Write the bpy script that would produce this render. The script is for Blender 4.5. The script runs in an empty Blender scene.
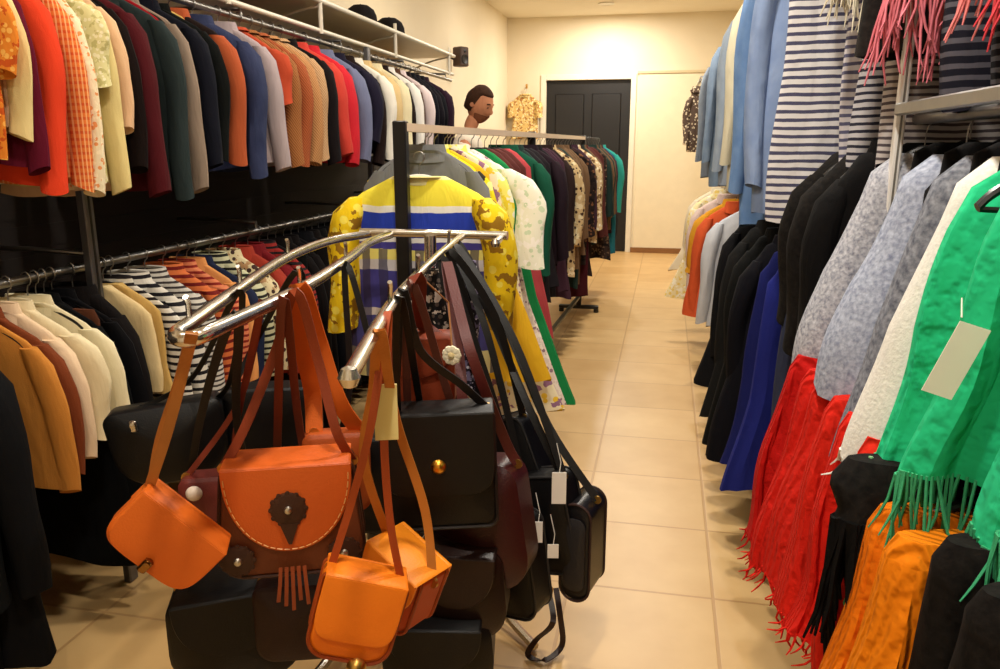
import bpy, math, random
import numpy as np
from mathutils import Vector, Matrix
random.seed(7)
SC = bpy.context.scene
COL = SC.collection
PI = math.pi
# ------------------------------------------------------------------ camera
F, CAMH, CX, CY, VPX, VPY = 780., 1.40, 500., 334.5, 668., 145.
PITCH = math.atan((CY-VPY)/F); YAW = math.atan((VPX-CX)/(F/math.cos(PITCH)))
FW = np.array([-math.sin(YAW)*math.cos(PITCH), math.cos(YAW)*math.cos(PITCH), -math.sin(PITCH)])
RT = np.array([math.cos(YAW), math.sin(YAW), 0.]); UP = np.cross(RT, FW)
C0 = np.array([0, 0, CAMH])
def ray(px, py): return FW*F+RT*(px-CX)-UP*(py-CY)
def atY(px, py, Y):
    r = ray(px, py); return Vector(C0+r*(Y/r[1]))
def atZ(px, py, Z):
    r = ray(px, py); return Vector(C0+r*((Z-CAMH)/r[2]))
def atX(px, py, X):
    r = ray(px, py); return Vector(C0+r*(X/r[0]))
def depthY(px, X, Z):                    # depth along a rail at which a point (X, ., Z) meets image column px
    k = (px-CX)/F; h = Z-CAMH
    a = X*RT[0]+h*RT[2]-k*(X*FW[0]+h*FW[2]); b = RT[1]-k*FW[1]
    return -a/b
cam = bpy.data.cameras.new('camera'); camo = bpy.data.objects.new('camera', cam); COL.objects.link(camo)
cam.sensor_width = 36; cam.lens = 36*F/1000; cam.clip_start = .02
camo.location = (0, 0, CAMH); camo.rotation_euler = (PI/2-PITCH, 0, YAW)
SC.camera = camo
# ------------------------------------------------------------------ materials
def lin(c):
    return tuple(((v/255)/12.92 if v/255 <= .04045 else ((v/255+.055)/1.055)**2.4) for v in c)+(1,)
MC = {}
def N(nt, t, **kw):
    n = nt.nodes.new(t)
    for k, v in kw.items():
        if k.startswith('i_'): n.inputs[k[2:].replace('_', ' ')].default_value = v
        else: setattr(n, k, v)
    return n
def math_(nt, op, a, b=None):
    n = nt.nodes.new('ShaderNodeMath'); n.operation = op
    for i, v in enumerate((a, b)):
        if v is None: continue
        if isinstance(v, (int, float)): n.inputs[i].default_value = v
        else: nt.links.new(v, n.inputs[i])
    return n.outputs[0]
def mixc(nt, f, a, b):
    n = nt.nodes.new('ShaderNodeMix'); n.data_type = 'RGBA'
    for sock, v in ((n.inputs[0], f), (n.inputs[6], a), (n.inputs[7], b)):
        if isinstance(v, (tuple, list, int, float)): sock.default_value = v
        else: nt.links.new(v, sock)
    return n.outputs[2]
def mat(kind, c1, c2=None, c3=None, s=1.0, rough=None, bands=None, emit=0):
    key = (kind, tuple(c1), tuple(c2) if c2 else None, tuple(c3) if c3 else None, s, rough, str(bands), emit)
    if key in MC: return MC[key]
    m = bpy.data.materials.new(kind+'_'+'_'.join(str(v) for v in c1)); m.use_nodes = True
    nt = m.node_tree; B = nt.nodes['Principled BSDF']; L = nt.links.new
    B.inputs['Roughness'].default_value = .85 if rough is None else rough
    A = lin(c1); A2 = lin(c2) if c2 else A; A3 = lin(c3) if c3 else A2
    tc = nt.nodes.new('ShaderNodeTexCoord'); co = tc.outputs['Object']
    sep = nt.nodes.new('ShaderNodeSeparateXYZ'); L(co, sep.inputs[0])
    X, Y, Z = sep.outputs
    noise = N(nt, 'ShaderNodeTexNoise', i_Scale=9., i_Detail=4.); L(co, noise.inputs['Vector'])
    def mott(col, amt=.35):                 # cloth is never one even colour: faint wear
        d = tuple(v*(1-amt) for v in A[:3])+(1,)
        f = math_(nt, 'MULTIPLY', noise.outputs['Fac'], .9)
        return mixc(nt, f, col, tuple(v*.78 for v in col[:3])+(1,)) if isinstance(col, tuple) else col
    bumph = None; bstr = .25; bdist = .004
    if kind in ('plain', 'hstripe', 'vstripe', 'check', 'floral', 'denim', 'tweed', 'knit', 'pleat', 'bands'): B.inputs['Specular IOR Level'].default_value = .12
    def band(v, freq, duty):
        return math_(nt, 'LESS_THAN', math_(nt, 'FRACT', math_(nt, 'MULTIPLY', v, freq)), duty)
    if kind == 'plain':
        L(mott(A), B.inputs['Base Color'])
        w = N(nt, 'ShaderNodeTexNoise', i_Scale=400., i_Detail=1.); L(co, w.inputs['Vector']); 
        mp = N(nt, 'ShaderNodeMapping'); mp.inputs['Scale'].default_value = (1, 1, .35); L(co, mp.inputs[0])
        w2 = N(nt, 'ShaderNodeTexNoise', i_Scale=16., i_Detail=3., i_Distortion=.6); L(mp.outputs[0], w2.inputs['Vector'])
        bumph = math_(nt, 'ADD', w2.outputs['Fac'], math_(nt, 'MULTIPLY', w.outputs['Fac'], .06)); bdist = .02; bstr = .45
    elif kind == 'hstripe':
        wob = math_(nt, 'ADD', Z, math_(nt, 'MULTIPLY', noise.outputs['Fac'], .012))
        L(mixc(nt, band(wob, 22*s, .42), mott(A), A2), B.inputs['Base Color'])
    elif kind == 'vstripe':
        u = math_(nt, 'ADD', X, math_(nt, 'MULTIPLY', Y, 1.3))
        L(mixc(nt, band(u, 30*s, .45), mott(A), A2), B.inputs['Base Color'])
    elif kind == 'check':
        u = math_(nt, 'ADD', X, math_(nt, 'MULTIPLY', Y, 1.3))
        a = mixc(nt, math_(nt, 'MULTIPLY', band(Z, 26*s, .4), .75), mott(A), A2)
        L(mixc(nt, math_(nt, 'MULTIPLY', band(u, 30*s, .35), .6), a, A3), B.inputs['Base Color'])
    elif kind == 'floral':
        v = N(nt, 'ShaderNodeTexVoronoi', i_Scale=36*s); L(co, v.inputs['Vector'])
        n2 = N(nt, 'ShaderNodeTexNoise', i_Scale=30*s, i_Detail=3.); L(co, n2.inputs['Vector'])
        a = mixc(nt, math_(nt, 'LESS_THAN', v.outputs['Distance'], .36), A, A2)
        L(mixc(nt, math_(nt, 'GREATER_THAN', n2.outputs['Fac'], .56), a, A3), B.inputs['Base Color'])
    elif kind == 'denim':
        n2 = N(nt, 'ShaderNodeTexNoise', i_Scale=14., i_Detail=6.); L(co, n2.inputs['Vector'])
        L(mixc(nt, n2.outputs['Fac'], A, A2), B.inputs['Base Color'])
        w = N(nt, 'ShaderNodeTexWave', i_Scale=160.); w.bands_direction = 'DIAGONAL'; L(co, w.inputs['Vector']); bumph = w.outputs['Fac']; bdist = .001
    elif kind == 'tweed':
        n2 = N(nt, 'ShaderNodeTexNoise', i_Scale=150*s, i_Detail=3.); L(co, n2.inputs['Vector'])
        r = N(nt, 'ShaderNodeMapRange'); r.inputs[1].default_value = .25; r.inputs[2].default_value = .75; L(n2.outputs['Fac'], r.inputs[0])
        L(mixc(nt, r.outputs[0], A, A2), B.inputs['Base Color']); bumph = n2.outputs['Fac']; bdist = .006
    elif kind == 'knit':
        w = N(nt, 'ShaderNodeTexWave', i_Scale=45*s, i_Distortion=2.); w.bands_direction = 'DIAGONAL'; L(co, w.inputs['Vector'])
        L(mixc(nt, w.outputs['Fac'], A, A2), B.inputs['Base Color']); bumph = w.outputs['Fac']; bdist = .006
    elif kind == 'pleat':                   # woven ribs running down the cloth
        u = math_(nt, 'ADD', X, math_(nt, 'MULTIPLY', Y, 1.6))
        n2 = N(nt, 'ShaderNodeTexNoise', i_Scale=30., i_Detail=2.); L(co, n2.inputs['Vector'])
        v = math_(nt, 'SINE', math_(nt, 'ADD', math_(nt, 'MULTIPLY', u, 260*s), math_(nt, 'MULTIPLY', n2.outputs['Fac'], 5.)))
        L(mott(A), B.inputs['Base Color']); bumph = v; bstr = .7; bdist = .004
    elif kind == 'bands':
        r = N(nt, 'ShaderNodeValToRGB'); r.color_ramp.interpolation = 'CONSTANT'
        e = r.color_ramp.elements
        while len(e) > 1: e.remove(e[-1])
        e[0].position = 0; e[0].color = lin(bands[0][1])
        for p, c in bands[1:]:
            k = e.new(p); k.color = lin(c)
        f = math_(nt, 'MULTIPLY', Z, -1/s); wob = math_(nt, 'ADD', f, math_(nt, 'MULTIPLY', math_(nt, 'SUBTRACT', noise.outputs['Fac'], .5), .03))
        L(wob, r.inputs[0])
        u = math_(nt, 'ADD', X, math_(nt, 'MULTIPLY', noise.outputs['Fac'], .02))
        low = math_(nt, 'GREATER_THAN', f, .42)
        st = math_(nt, 'MULTIPLY', band(u, 16, .5), low)
        L(mixc(nt, math_(nt, 'MULTIPLY', st, .8), r.outputs[0], A2), B.inputs['Base Color'])
    elif kind == 'leather':
        n2 = N(nt, 'ShaderNodeTexNoise', i_Scale=7*s, i_Detail=5.); L(co, n2.inputs['Vector'])
        L(mixc(nt, n2.outputs['Fac'], A, A2), B.inputs['Base Color'])
        v = N(nt, 'ShaderNodeTexVoronoi', i_Scale=260.); L(co, v.inputs['Vector']); bumph = v.outputs['Distance']; bdist = .0012
        B.inputs['Roughness'].default_value = .45 if rough is None else rough; B.inputs['Specular IOR Level'].default_value = .28
    elif kind == 'metal':
        B.inputs['Base Color'].default_value = A; B.inputs['Metallic'].default_value = 1.
        n2 = N(nt, 'ShaderNodeTexNoise', i_Scale=30.); L(co, n2.inputs['Vector'])
        L(math_(nt, 'ADD', math_(nt, 'MULTIPLY', n2.outputs['Fac'], .2), .12 if rough is None else rough), B.inputs['Roughness'])
    elif kind == 'hard':
        L(mixc(nt, noise.outputs['Fac'], A, tuple(v*.88 for v in A[:3])+(1,)), B.inputs['Base Color'])
        B.inputs['Roughness'].default_value = .4 if rough is None else rough
    elif kind == 'wall':
        n2 = N(nt, 'ShaderNodeTexNoise', i_Scale=2.5, i_Detail=5.); L(co, n2.inputs['Vector'])
        L(mixc(nt, n2.outputs['Fac'], A, A2), B.inputs['Base Color'])
        n3 = N(nt, 'ShaderNodeTexNoise', i_Scale=90.); L(co, n3.inputs['Vector']); bumph = n3.outputs['Fac']; bdist = .002
    elif kind == 'wood':
        mp = N(nt, 'ShaderNodeMapping'); mp.inputs['Scale'].default_value = (1, 1, 12); L(co, mp.inputs[0])
        n2 = N(nt, 'ShaderNodeTexNoise', i_Scale=6*s, i_Detail=5.); L(mp.outputs[0], n2.inputs['Vector'])
        L(mixc(nt, n2.outputs['Fac'], A, A2), B.inputs['Base Color']); B.inputs['Roughness'].default_value = .5 if rough is None else rough
    elif kind == 'tile':
        mp = N(nt, 'ShaderNodeMapping'); mp.inputs['Location'].default_value = (.25, -2.3, 0); L(co, mp.inputs[0])
        b = N(nt, 'ShaderNodeTexBrick', offset=0., squash=1.)
        b.inputs['Scale'].default_value = 1.; b.inputs['Brick Width'].default_value = .46; b.inputs['Row Height'].default_value = .46
        b.inputs['Mortar Size'].default_value = .006; b.inputs['Mortar Smooth'].default_value = .3; b.inputs['Bias'].default_value = 0
        b.inputs['Color1'].default_value = A; b.inputs['Color2'].default_value = A2; b.inputs['Mortar'].default_value = A3
        L(mp.outputs[0], b.inputs['Vector'])
        n2 = N(nt, 'ShaderNodeTexNoise', i_Scale=5., i_Detail=6.); L(co, n2.inputs['Vector'])
        L(mixc(nt, math_(nt, 'MULTIPLY', n2.outputs['Fac'], .62), b.outputs['Color'], lin((170, 122, 64))), B.inputs['Base Color'])
        B.inputs['Roughness'].default_value = .38
        bumph = math_(nt, 'SUBTRACT', math_(nt, 'MULTIPLY', n2.outputs['Fac'], .15), b.outputs['Fac']); bdist = .003
    elif kind == 'glow':
        B.inputs['Base Color'].default_value = A
        B.inputs['Emission Color'].default_value = A; B.inputs['Emission Strength'].default_value = emit
    if kind in ('hstripe', 'check', 'floral', 'bands', 'denim'):
        mp = N(nt, 'ShaderNodeMapping'); mp.inputs['Scale'].default_value = (1, 1, .35); L(co, mp.inputs[0])
        w2 = N(nt, 'ShaderNodeTexNoise', i_Scale=16., i_Detail=3., i_Distortion=.6); L(mp.outputs[0], w2.inputs['Vector']); bumph = w2.outputs['Fac']; bdist = .02; bstr = .45
    if bumph is not None:
        bp = nt.nodes.new('ShaderNodeBump'); bp.inputs['Strength'].default_value = bstr; bp.inputs['Distance'].default_value = bdist
        L(bumph, bp.inputs['Height']); L(bp.outputs[0], B.inputs['Normal'])
    MC[key] = m
    return m
# ------------------------------------------------------------------ mesh helpers
class MB:
    def __init__(s): s.v = []; s.f = []
    def add(s, vs, fs):
        o = len(s.v); s.v += [tuple(v) for v in vs]; s.f += [tuple(i+o for i in f) for f in fs]; return s
    def rings(s, rows, cap0=True, cap1=True, loop=True):
        n = len(rows[0]); o = len(s.v)
        for r in rows: s.v += [tuple(p) for p in r]
        for i in range(len(rows)-1):
            for j in range(n if loop else n-1):
                k = (j+1) % n
                s.f.append((o+i*n+j, o+i*n+k, o+(i+1)*n+k, o+(i+1)*n+j))
        if cap0: s.f.append(tuple(o+j for j in range(n))[::-1])
        if cap1: s.f.append(tuple(o+(len(rows)-1)*n+j for j in range(n)))
        return s
    def box(s, a, b, bv=.0):
        (x0, y0, z0), (x1, y1, z1) = a, b
        if bv <= 0:
            return s.add([(x0, y0, z0), (x1, y0, z0), (x1, y1, z0), (x0, y1, z0), (x0, y0, z1), (x1, y0, z1), (x1, y1, z1), (x0, y1, z1)],
                         [(3, 2, 1, 0), (4, 5, 6, 7), (0, 1, 5, 4), (1, 2, 6, 5), (2, 3, 7, 6), (3, 0, 4, 7)])
        def R(i, z): return [(x0+i+bv, y0+i, z), (x1-i-bv, y0+i, z), (x1-i, y0+i+bv, z), (x1-i, y1-i-bv, z), (x1-i-bv, y1-i, z), (x0+i+bv, y1-i, z), (x0+i, y1-i-bv, z), (x0+i, y0+i+bv, z)]
        return s.rings([R(bv, z0), R(0, z0+bv), R(0, z1-bv), R(bv, z1)])
    def tube(s, pts, r, n=8, cap=True):
        pts = [Vector(p) for p in pts]; rows = []; prev = None
        for i, p in enumerate(pts):
            t = (pts[min(i+1, len(pts)-1)]-pts[max(i-1, 0)]).normalized()
            if prev is None:
                a = Vector((0, 0, 1)) if abs(t.z) < .9 else Vector((1, 0, 0)); u = t.cross(a).normalized()
            else: u = (prev-t*prev.dot(t)).normalized()
            prev = u; w = t.cross(u); rr = r[i] if isinstance(r, (list, tuple)) else r
            rows.append([p+(u*math.cos(2*PI*k/n)+w*math.sin(2*PI*k/n))*rr for k in range(n)])
        return s.rings(rows, cap, cap)
    def ribbon(s, pts, w, t=.004, side=None):
        pts = [Vector(p) for p in pts]; rows = []; n = len(pts); pu = None
        for i, p in enumerate(pts):
            d = (pts[min(i+1, n-1)]-pts[max(i-1, 0)]).normalized()
            sd = Vector(side) if side is not None else Vector((1, .2, 0))
            u = sd-d*sd.dot(d)
            if u.length < .15 and pu is not None: u = pu
            u.normalize(); pu = u; q = d.cross(u)
            rows.append([p-u*w/2-q*t/2, p+u*w/2-q*t/2, p+u*w/2+q*t/2, p-u*w/2+q*t/2])
        return s.rings(rows)
    def lathe(s, prof, n=20, axis='z', c=(0, 0, 0)):
        rows = []
        for r, h in prof:
            row = []
            for k in range(n):
                a = 2*PI*k/n; x, y = r*math.cos(a), r*math.sin(a)
                row.append((c[0]+x, c[1]+y, c[2]+h) if axis == 'z' else (c[0]+x, c[1]-h, c[2]+y))
            rows.append(row)
        return s.rings(rows)
    def build(s, name, m, parent=None, smooth=True, sharp=40):
        me = bpy.data.meshes.new(name); me.from_pydata(s.v, [], s.f); me.update()
        o = bpy.data.objects.new(name, me); COL.objects.link(o)
        if m: me.materials.append(m)
        if smooth and len(me.polygons):
            me.polygons.foreach_set('use_smooth', [True]*len(me.polygons))
            try: me.set_sharp_from_angle(angle=math.radians(sharp))
            except Exception: pass
        if parent: o.parent = parent
        return o
def smoothpath(pts, k=6):
    P = [Vector(p) for p in pts]; out = []
    for i in range(len(P)-1):
        a, b, c, d = P[max(i-1, 0)], P[i], P[i+1], P[min(i+2, len(P)-1)]
        for j in range(k):
            t = j/k
            out.append(.5*((2*b)+(c-a)*t+(2*a-5*b+4*c-d)*t*t+(3*b-a-3*c+d)*t**3))
    return out+[P[-1]]
def tag(o, label=None, cat=None, group=None, kind=None):
    if label: o['label'] = label
    if cat: o['category'] = cat
    if group: o['group'] = group
    if kind: o['kind'] = kind
    return o
def thing(name, label, cat, loc=(0, 0, 0), rot=None, group=None):
    o = bpy.data.objects.new(name, None); COL.objects.link(o); o.empty_display_size = .05
    m = Matrix.Translation(loc)
    if rot is not None: m = m @ (rot.to_4x4() if hasattr(rot, 'to_4x4') else Matrix.Rotation(rot, 4, 'Z'))
    o.matrix_world = m
    return tag(o, label, cat, group)
def struct(name, mb, m, smooth=False): return tag(mb.build(name, m, None, smooth), kind='structure')
BLACK, CHROME, STEEL = mat('hard', (13, 12, 13)), mat('metal', (215, 210, 200)), mat('metal', (150, 148, 145), rough=.25)
WHITEPAINT = mat('hard', (232, 224, 205), rough=.35)
# ------------------------------------------------------------------ the room
YB, XL, XR, ZC, YF = 10.6, -2.12, .95, 3.0, -1.6
wallm = mat('wall', (238, 226, 200), (228, 214, 184)); ceilm = mat('wall', (240, 232, 212), (234, 224, 202))
trimm = mat('hard', (236, 228, 208), rough=.4)
struct('floor', MB().box((XL-.1, YF-.1, -.1), (XR+.1, YB+.1, 0)), mat('tile', (218, 184, 128), (206, 170, 114), (184, 148, 100)))
struct('ceiling', MB().box((XL-.1, YF-.1, ZC), (XR+.1, YB+.1, ZC+.1)), ceilm)
struct('wall_left', MB().box((XL-.1, YF-.1, 0), (XL, YB+.1, ZC)), wallm)
struct('wall_right', MB().box((XR, YF-.1, 0), (XR+.1, YB+.1, ZC)), wallm)
struct('wall_front', MB().box((XL, YF-.1, 0), (XR, YF, ZC)), wallm)
bw = MB()                                  # the back wall is built round the dark doorway
D0, D1, DZ = -1.60, -.50, 2.22
bw.box((XL, YB, 0), (D0, YB+.1, ZC)); bw.box((D1, YB, 0), (XR, YB+.1, ZC)); bw.box((D0, YB, DZ), (D1, YB+.1, ZC))
struct('wall_back', bw, wallm)
d = MB(); d.box((D0+.005, YB+.035, .005), (D1-.005, YB+.075, DZ-.005), .004)
for (x0, x1) in ((D0+.12, -1.10), (-1.0, D1-.12)):
    for (z0, z1) in ((.2, 1.0), (1.15, 2.05)): d.box((x0, YB+.022, z0), (x1, YB+.04, z1), .012)
door = struct('door_1', d, mat('wood', (20, 16, 15), (11, 9, 9)))
h = MB().tube(smoothpath([(-.60, YB+.034, 1.02), (-.60, YB-.02, 1.02), (-.64, YB-.022, 1.02), (-.72, YB-.022, 1.02)], 4), .009)
h.lathe([(.001, 0), (.024, 0), (.024, .008), (.001, .010)], 14, 'y', (-.60, YB+.034, 1.02)); h.build('door_handle', STEEL, door)
t = MB(); fw = .07
t.box((D0-fw, YB-.02, 0), (D0, YB, DZ+fw), .004); t.box((D1, YB-.02, 0), (D1+fw, YB, DZ+fw), .004); t.box((D0, YB-.02, DZ), (D1, YB, DZ+fw), .004)
struct('trim_1', t, trimm)
# the white panelled door beside it, shut, with its head rail
d = MB(); d.box((-.40, YB-.03, .01), (.62, YB, 2.28), .005)
struct('door_2', d, mat('hard', (240, 228, 198), rough=.45))
struct('trim_2', MB().box((-.42, YB-.045, 2.28), (.66, YB, 2.315), .004), mat('hard', (214, 196, 156)))
for nm, a, b in (('baseboard_left', (XL, YF, 0), (XL+.015, YB, .09)), ('baseboard_right', (XR-.015, YF, 0), (XR, YB, .09)), ('baseboard_back', (-.43, YB-.04, 0), (XR, YB-.03, .07))):
    struct(nm, MB().box(a, b, .003), mat('wood', (150, 104, 56), (120, 80, 44)))
# dark slatted panels added to darken the shaded walls behind the clothes
def panel(name, x0, x1, y0, y1, z0, z1, face):
    m = MB(); m.box((x0, y0, z0), (x1, y1, z1))
    k = 0; z = z0+.06
    while z < z1-.05:
        xf = x1 if face > 0 else x0-.004
        m.box((xf, y0, z), (xf+.004, y1, z+.075)); z += .10
    struct(name, m, mat('wood', (40, 31, 27), (28, 22, 20), rough=.6))
panel('shade_panel_left', XL, XL+.02, -1.2, 6.5, .1, 1.88, 1)
panel('shade_panel_right', XR-.02, XR, -1.2, 8.2, .1, 2.2, -1)
# ---- ceiling lights
def downlight(x, y, power, label, group=None, tilt=None):
    r = thing('ceiling_light', label, 'ceiling light', (x, y, ZC), None, group)
    MB().lathe([(.075, -.001), (.095, -.001), (.095, -.010), (.088, -.014), (.075, -.008)], 28).build('rim', WHITEPAINT, r)
    MB().lathe([(.001, -.003), (.075, -.003), (.075, -.006), (.001, -.006)], 28).build('bulb_glass', mat('glow', (255, 226, 176), emit=12), r)
    l = bpy.data.lights.new('ceiling_light_lamp', 'AREA'); l.shape = 'DISK'; l.size = .15; l.energy = power; l.color = (1, .93, .82)
    lo = bpy.data.objects.new('ceiling_light_lamp', l); COL.objects.link(lo); lo.parent = r; lo.location = (0, 0, -.02)
    return r
downlight(-.78, 9.75, 52, 'round ceiling light by the back wall above the dark doorway')
for y, p in ((-.5, 22), (.75, 36), (2.3, 37), (3.9, 33), (5.8, 34), (7.8, 42)):
    downlight(-.12, y, p, 'round recessed ceiling light over the tiled aisle', 'ceiling lights over the aisle')
for y in (1.0, 3.2, 5.6, 8.0):
    downlight(-1.28, y, 8, 'round recessed ceiling light along the left racks', 'ceiling lights along the left racks')
w = bpy.data.worlds.new('world'); SC.world = w; w.use_nodes = True
w.node_tree.nodes['Background'].inputs[0].default_value = (1, .86, .68, 1); w.node_tree.nodes['Background'].inputs[1].default_value = .02
SC.view_settings.view_transform = 'Standard'; SC.view_settings.look = 'None'; SC.view_settings.gamma = 1; SC.view_settings.exposure = -0.12
SC.view_settings.use_curve_mapping = False

# ------------------------------------------------------------------ garments
def interp_prof(prof, rows):
    zs = [p[0] for p in prof]; tot = abs(zs[-1]-zs[0]); out = []
    for a, b in zip(prof[:-1], prof[1:]):
        k = max(1, round(rows*abs(b[0]-a[0])/tot))
        for j in range(k):
            t = j/k; out.append(tuple(a[i]+(b[i]-a[i])*t for i in range(4)))
    return out+[prof[-1]]
def body_mb(prof, rnd, n=40, rows=16, pleats=5, amp=.014, hem=.012, pinch=0.):
    R = interp_prof([tuple(p)+(0,)*(4-len(p)) for p in prof], rows); z0, z1 = R[0][0], R[-1][0]
    p1, p2, p3, p4 = (rnd.uniform(0, 6.28) for _ in range(4)); out = []
    fr = pleats*rnd.uniform(.85, 1.15)
    for (z, hw, ht, xo) in R:
        t = (z-z0)/(z1-z0) if z1 != z0 else 0; A = amp*min(1, .15+1.1*t); row = []
        for k in range(n):
            a = 2*PI*k/n; c, s = math.cos(a), math.sin(a)
            x = hw*math.copysign(abs(c)**.8, c); y = ht*math.copysign(abs(s)**.85, s); u = x/max(hw, .01)
            y += A*(.65*math.sin(fr*u+p1+1.2*t)+.35*math.sin(2.3*fr*u+p2-.8*t))
            y += pinch*A*abs(math.sin(fr*1.7*u+p4))*(1 if s > 0 else -1)
            x += .010*t*math.sin(6*t+p3)+.006*t*math.sin(9*t+p4+c)
            row.append((x+xo, y, z+(hem*t*t*t*math.sin(fr*.8*u+p2+(0 if s > 0 else 1.2)))))
        out.append(row)
    return MB().rings(out, True, False), out[-1]
def sleeve_mb(sx, hw, zs, L, rnd, r0=.052, r1=.040, splay=.008, puff=0., ry=1.):
    n, rows, out = 16, 11, []; f = rnd.uniform(-.04, .02); p = rnd.uniform(0, 6)
    for i in range(rows+1):
        t = i/rows
        x = sx*(hw-.035+(.045+splay)*min(1, t*3.2)**.6+.012*math.sin(5*t+p)*t); y = (f*t*t+.01*math.sin(4*t+p))*min(1, ry/.05); z = zs+.028*(1-min(1, t*4))-L*t
        r = (r0+(r1-r0)*t)*(1+puff*math.sin(PI*t)); r *= .55 if i == 0 else 1
        row = []
        for k in range(n):
            a = 2*PI*k/n
            w = 1+.07*math.sin(3*a+7*t+p)*min(1, 3*t)
            row.append((x+r*.72*w*math.cos(a), y+min(r, ry)*w*math.sin(a), z+.012*math.sin(11*t+a+p)*t))
        out.append(row)
    last = out[-1]; c = Vector((0, 0, 0))
    for q in last: c += Vector(q)/n
    out.append([tuple(c+(Vector(q)-c)*.8+Vector((0, 0, .012))) for q in last])
    return MB().rings(out, True, True)
def collar_mb(z=-.075, w=.068, h=.045, lap=.03, sy=1.):
    rows = []
    for (hw, ht, zz) in ((w, .042, z-.005), (w-.006, .040, z+h), (w+.004, .048, z+h+.003), (w+.018, .060, z-lap+.01)):
        rows.append([(hw*math.cos(2*PI*k/24), sy*ht*math.sin(2*PI*k/24), zz+(.012*math.sin(2*PI*k/24) if zz < z else 0)) for k in range(24)])
    return MB().rings(rows, False, False)
def fringe_mb(loop, rnd, count, L, w=.0022, every=True):
    m = MB(); n = len(loop)
    for i in range(count):
        q = i/count*n; j = int(q) % n; f = q-int(q)
        a = Vector(loop[j]); b = Vector(loop[(j+1) % n]); p = a+(b-a)*f
        l = L*rnd.uniform(.45, 1.2); dx, dy = rnd.uniform(-.035, .035), rnd.uniform(-.03, .03)
        m.tube([p+Vector((0, 0, .006)), p+Vector((dx*.3+rnd.uniform(-.006, .006), dy*.3, -l*.4)), p+Vector((dx*.6, dy*.7, -l*.75)), p+Vector((dx, dy, -l))], [w, w, w*.9, w*.5], 4)
    return m
HNG = {}
def hanger_mesh(style):
    if style in HNG: return HNG[style]
    col = {'black': (18, 17, 18), 'wood': (168, 112, 60), 'white': (232, 230, 222)}[style]
    b = MB(); r = .0075
    b.tube(smoothpath([(-.195, 0, -.135), (-.16, 0, -.112), (-.06, 0, -.074), (0, 0, -.062), (.06, 0, -.074), (.16, 0, -.112), (.195, 0, -.135)], 4), r, 8)
    b.tube([(-.19, 0, -.137), (-.08, 0, -.140), (.08, 0, -.140), (.19, 0, -.137)], r*.6, 6)
    h = MB(); pts = [(0, .0, -.066), (0, 0, -.045), (0, .004, -.032)]
    for k in range(9):
        a = -PI*.42+k/8*PI*1.42; pts.append((0, .0195*math.cos(a)*1, .0195*math.sin(a)))
    h.tube([(p[1]*1.0 if i > 2 else 0, 0, p[2]) for i, p in enumerate(pts)], .0022, 6)
    bo = b.build('hanger', mat('hard', col, rough=.3)); ho = h.build('hook', STEEL)
    HNG[style] = (bo.data, ho.data); bpy.data.objects.remove(bo); bpy.data.objects.remove(ho)
    return HNG[style]
def hanger(loc, rz, style, label, group, sx=1.):
    bm_, hm_ = hanger_mesh(style)
    o = bpy.data.objects.new('clothes_hanger', bm_); COL.objects.link(o); o.location = loc; o.rotation_euler = (0, 0, rz); o.scale = (sx, 1, 1)
    h = bpy.data.objects.new('hook', hm_); COL.objects.link(h); h.parent = o
    return tag(o, label, 'hanger', group)
#          L    hw   ht   flare sleeve  pleats amp
K = {'shirt': (.64, .20, .030, 1.02, .50, 4, .012), 'tee': (.60, .20, .028, 1.03, .18, 4, .012), 'jacket': (.64, .21, .048, 1.0, .55, 3.5, .010),
     'coat': (.92, .21, .050, 1.12, .56, 4, .016), 'dress': (1.0, .18, .034, 1.25, 0, 6, .020), 'top': (.56, .17, .026, 1.06, 0, 4, .012),
     'sweater': (.58, .20, .042, 1.0, .50, 3.5, .010), 'skirt': (.50, .13, .030, 1.7, 0, 9, .022), 'trousers': (.80, .13, .028, .92, 0, 3, .010),
     'poncho': (.44, .11, .034, 1.9, 0, 4, .016), 'scarf': (.55, .07, .022, 1.1, 0, 4, .012), 'vest': (.56, .19, .05, 1.0, 0, 3, .012), 'jersey': (.64, .22, .035, 1.0, .36, 3, .010)}
CATS = {'tee': 'shirt', 'jersey': 'shirt', 'poncho': 'poncho'}
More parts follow.
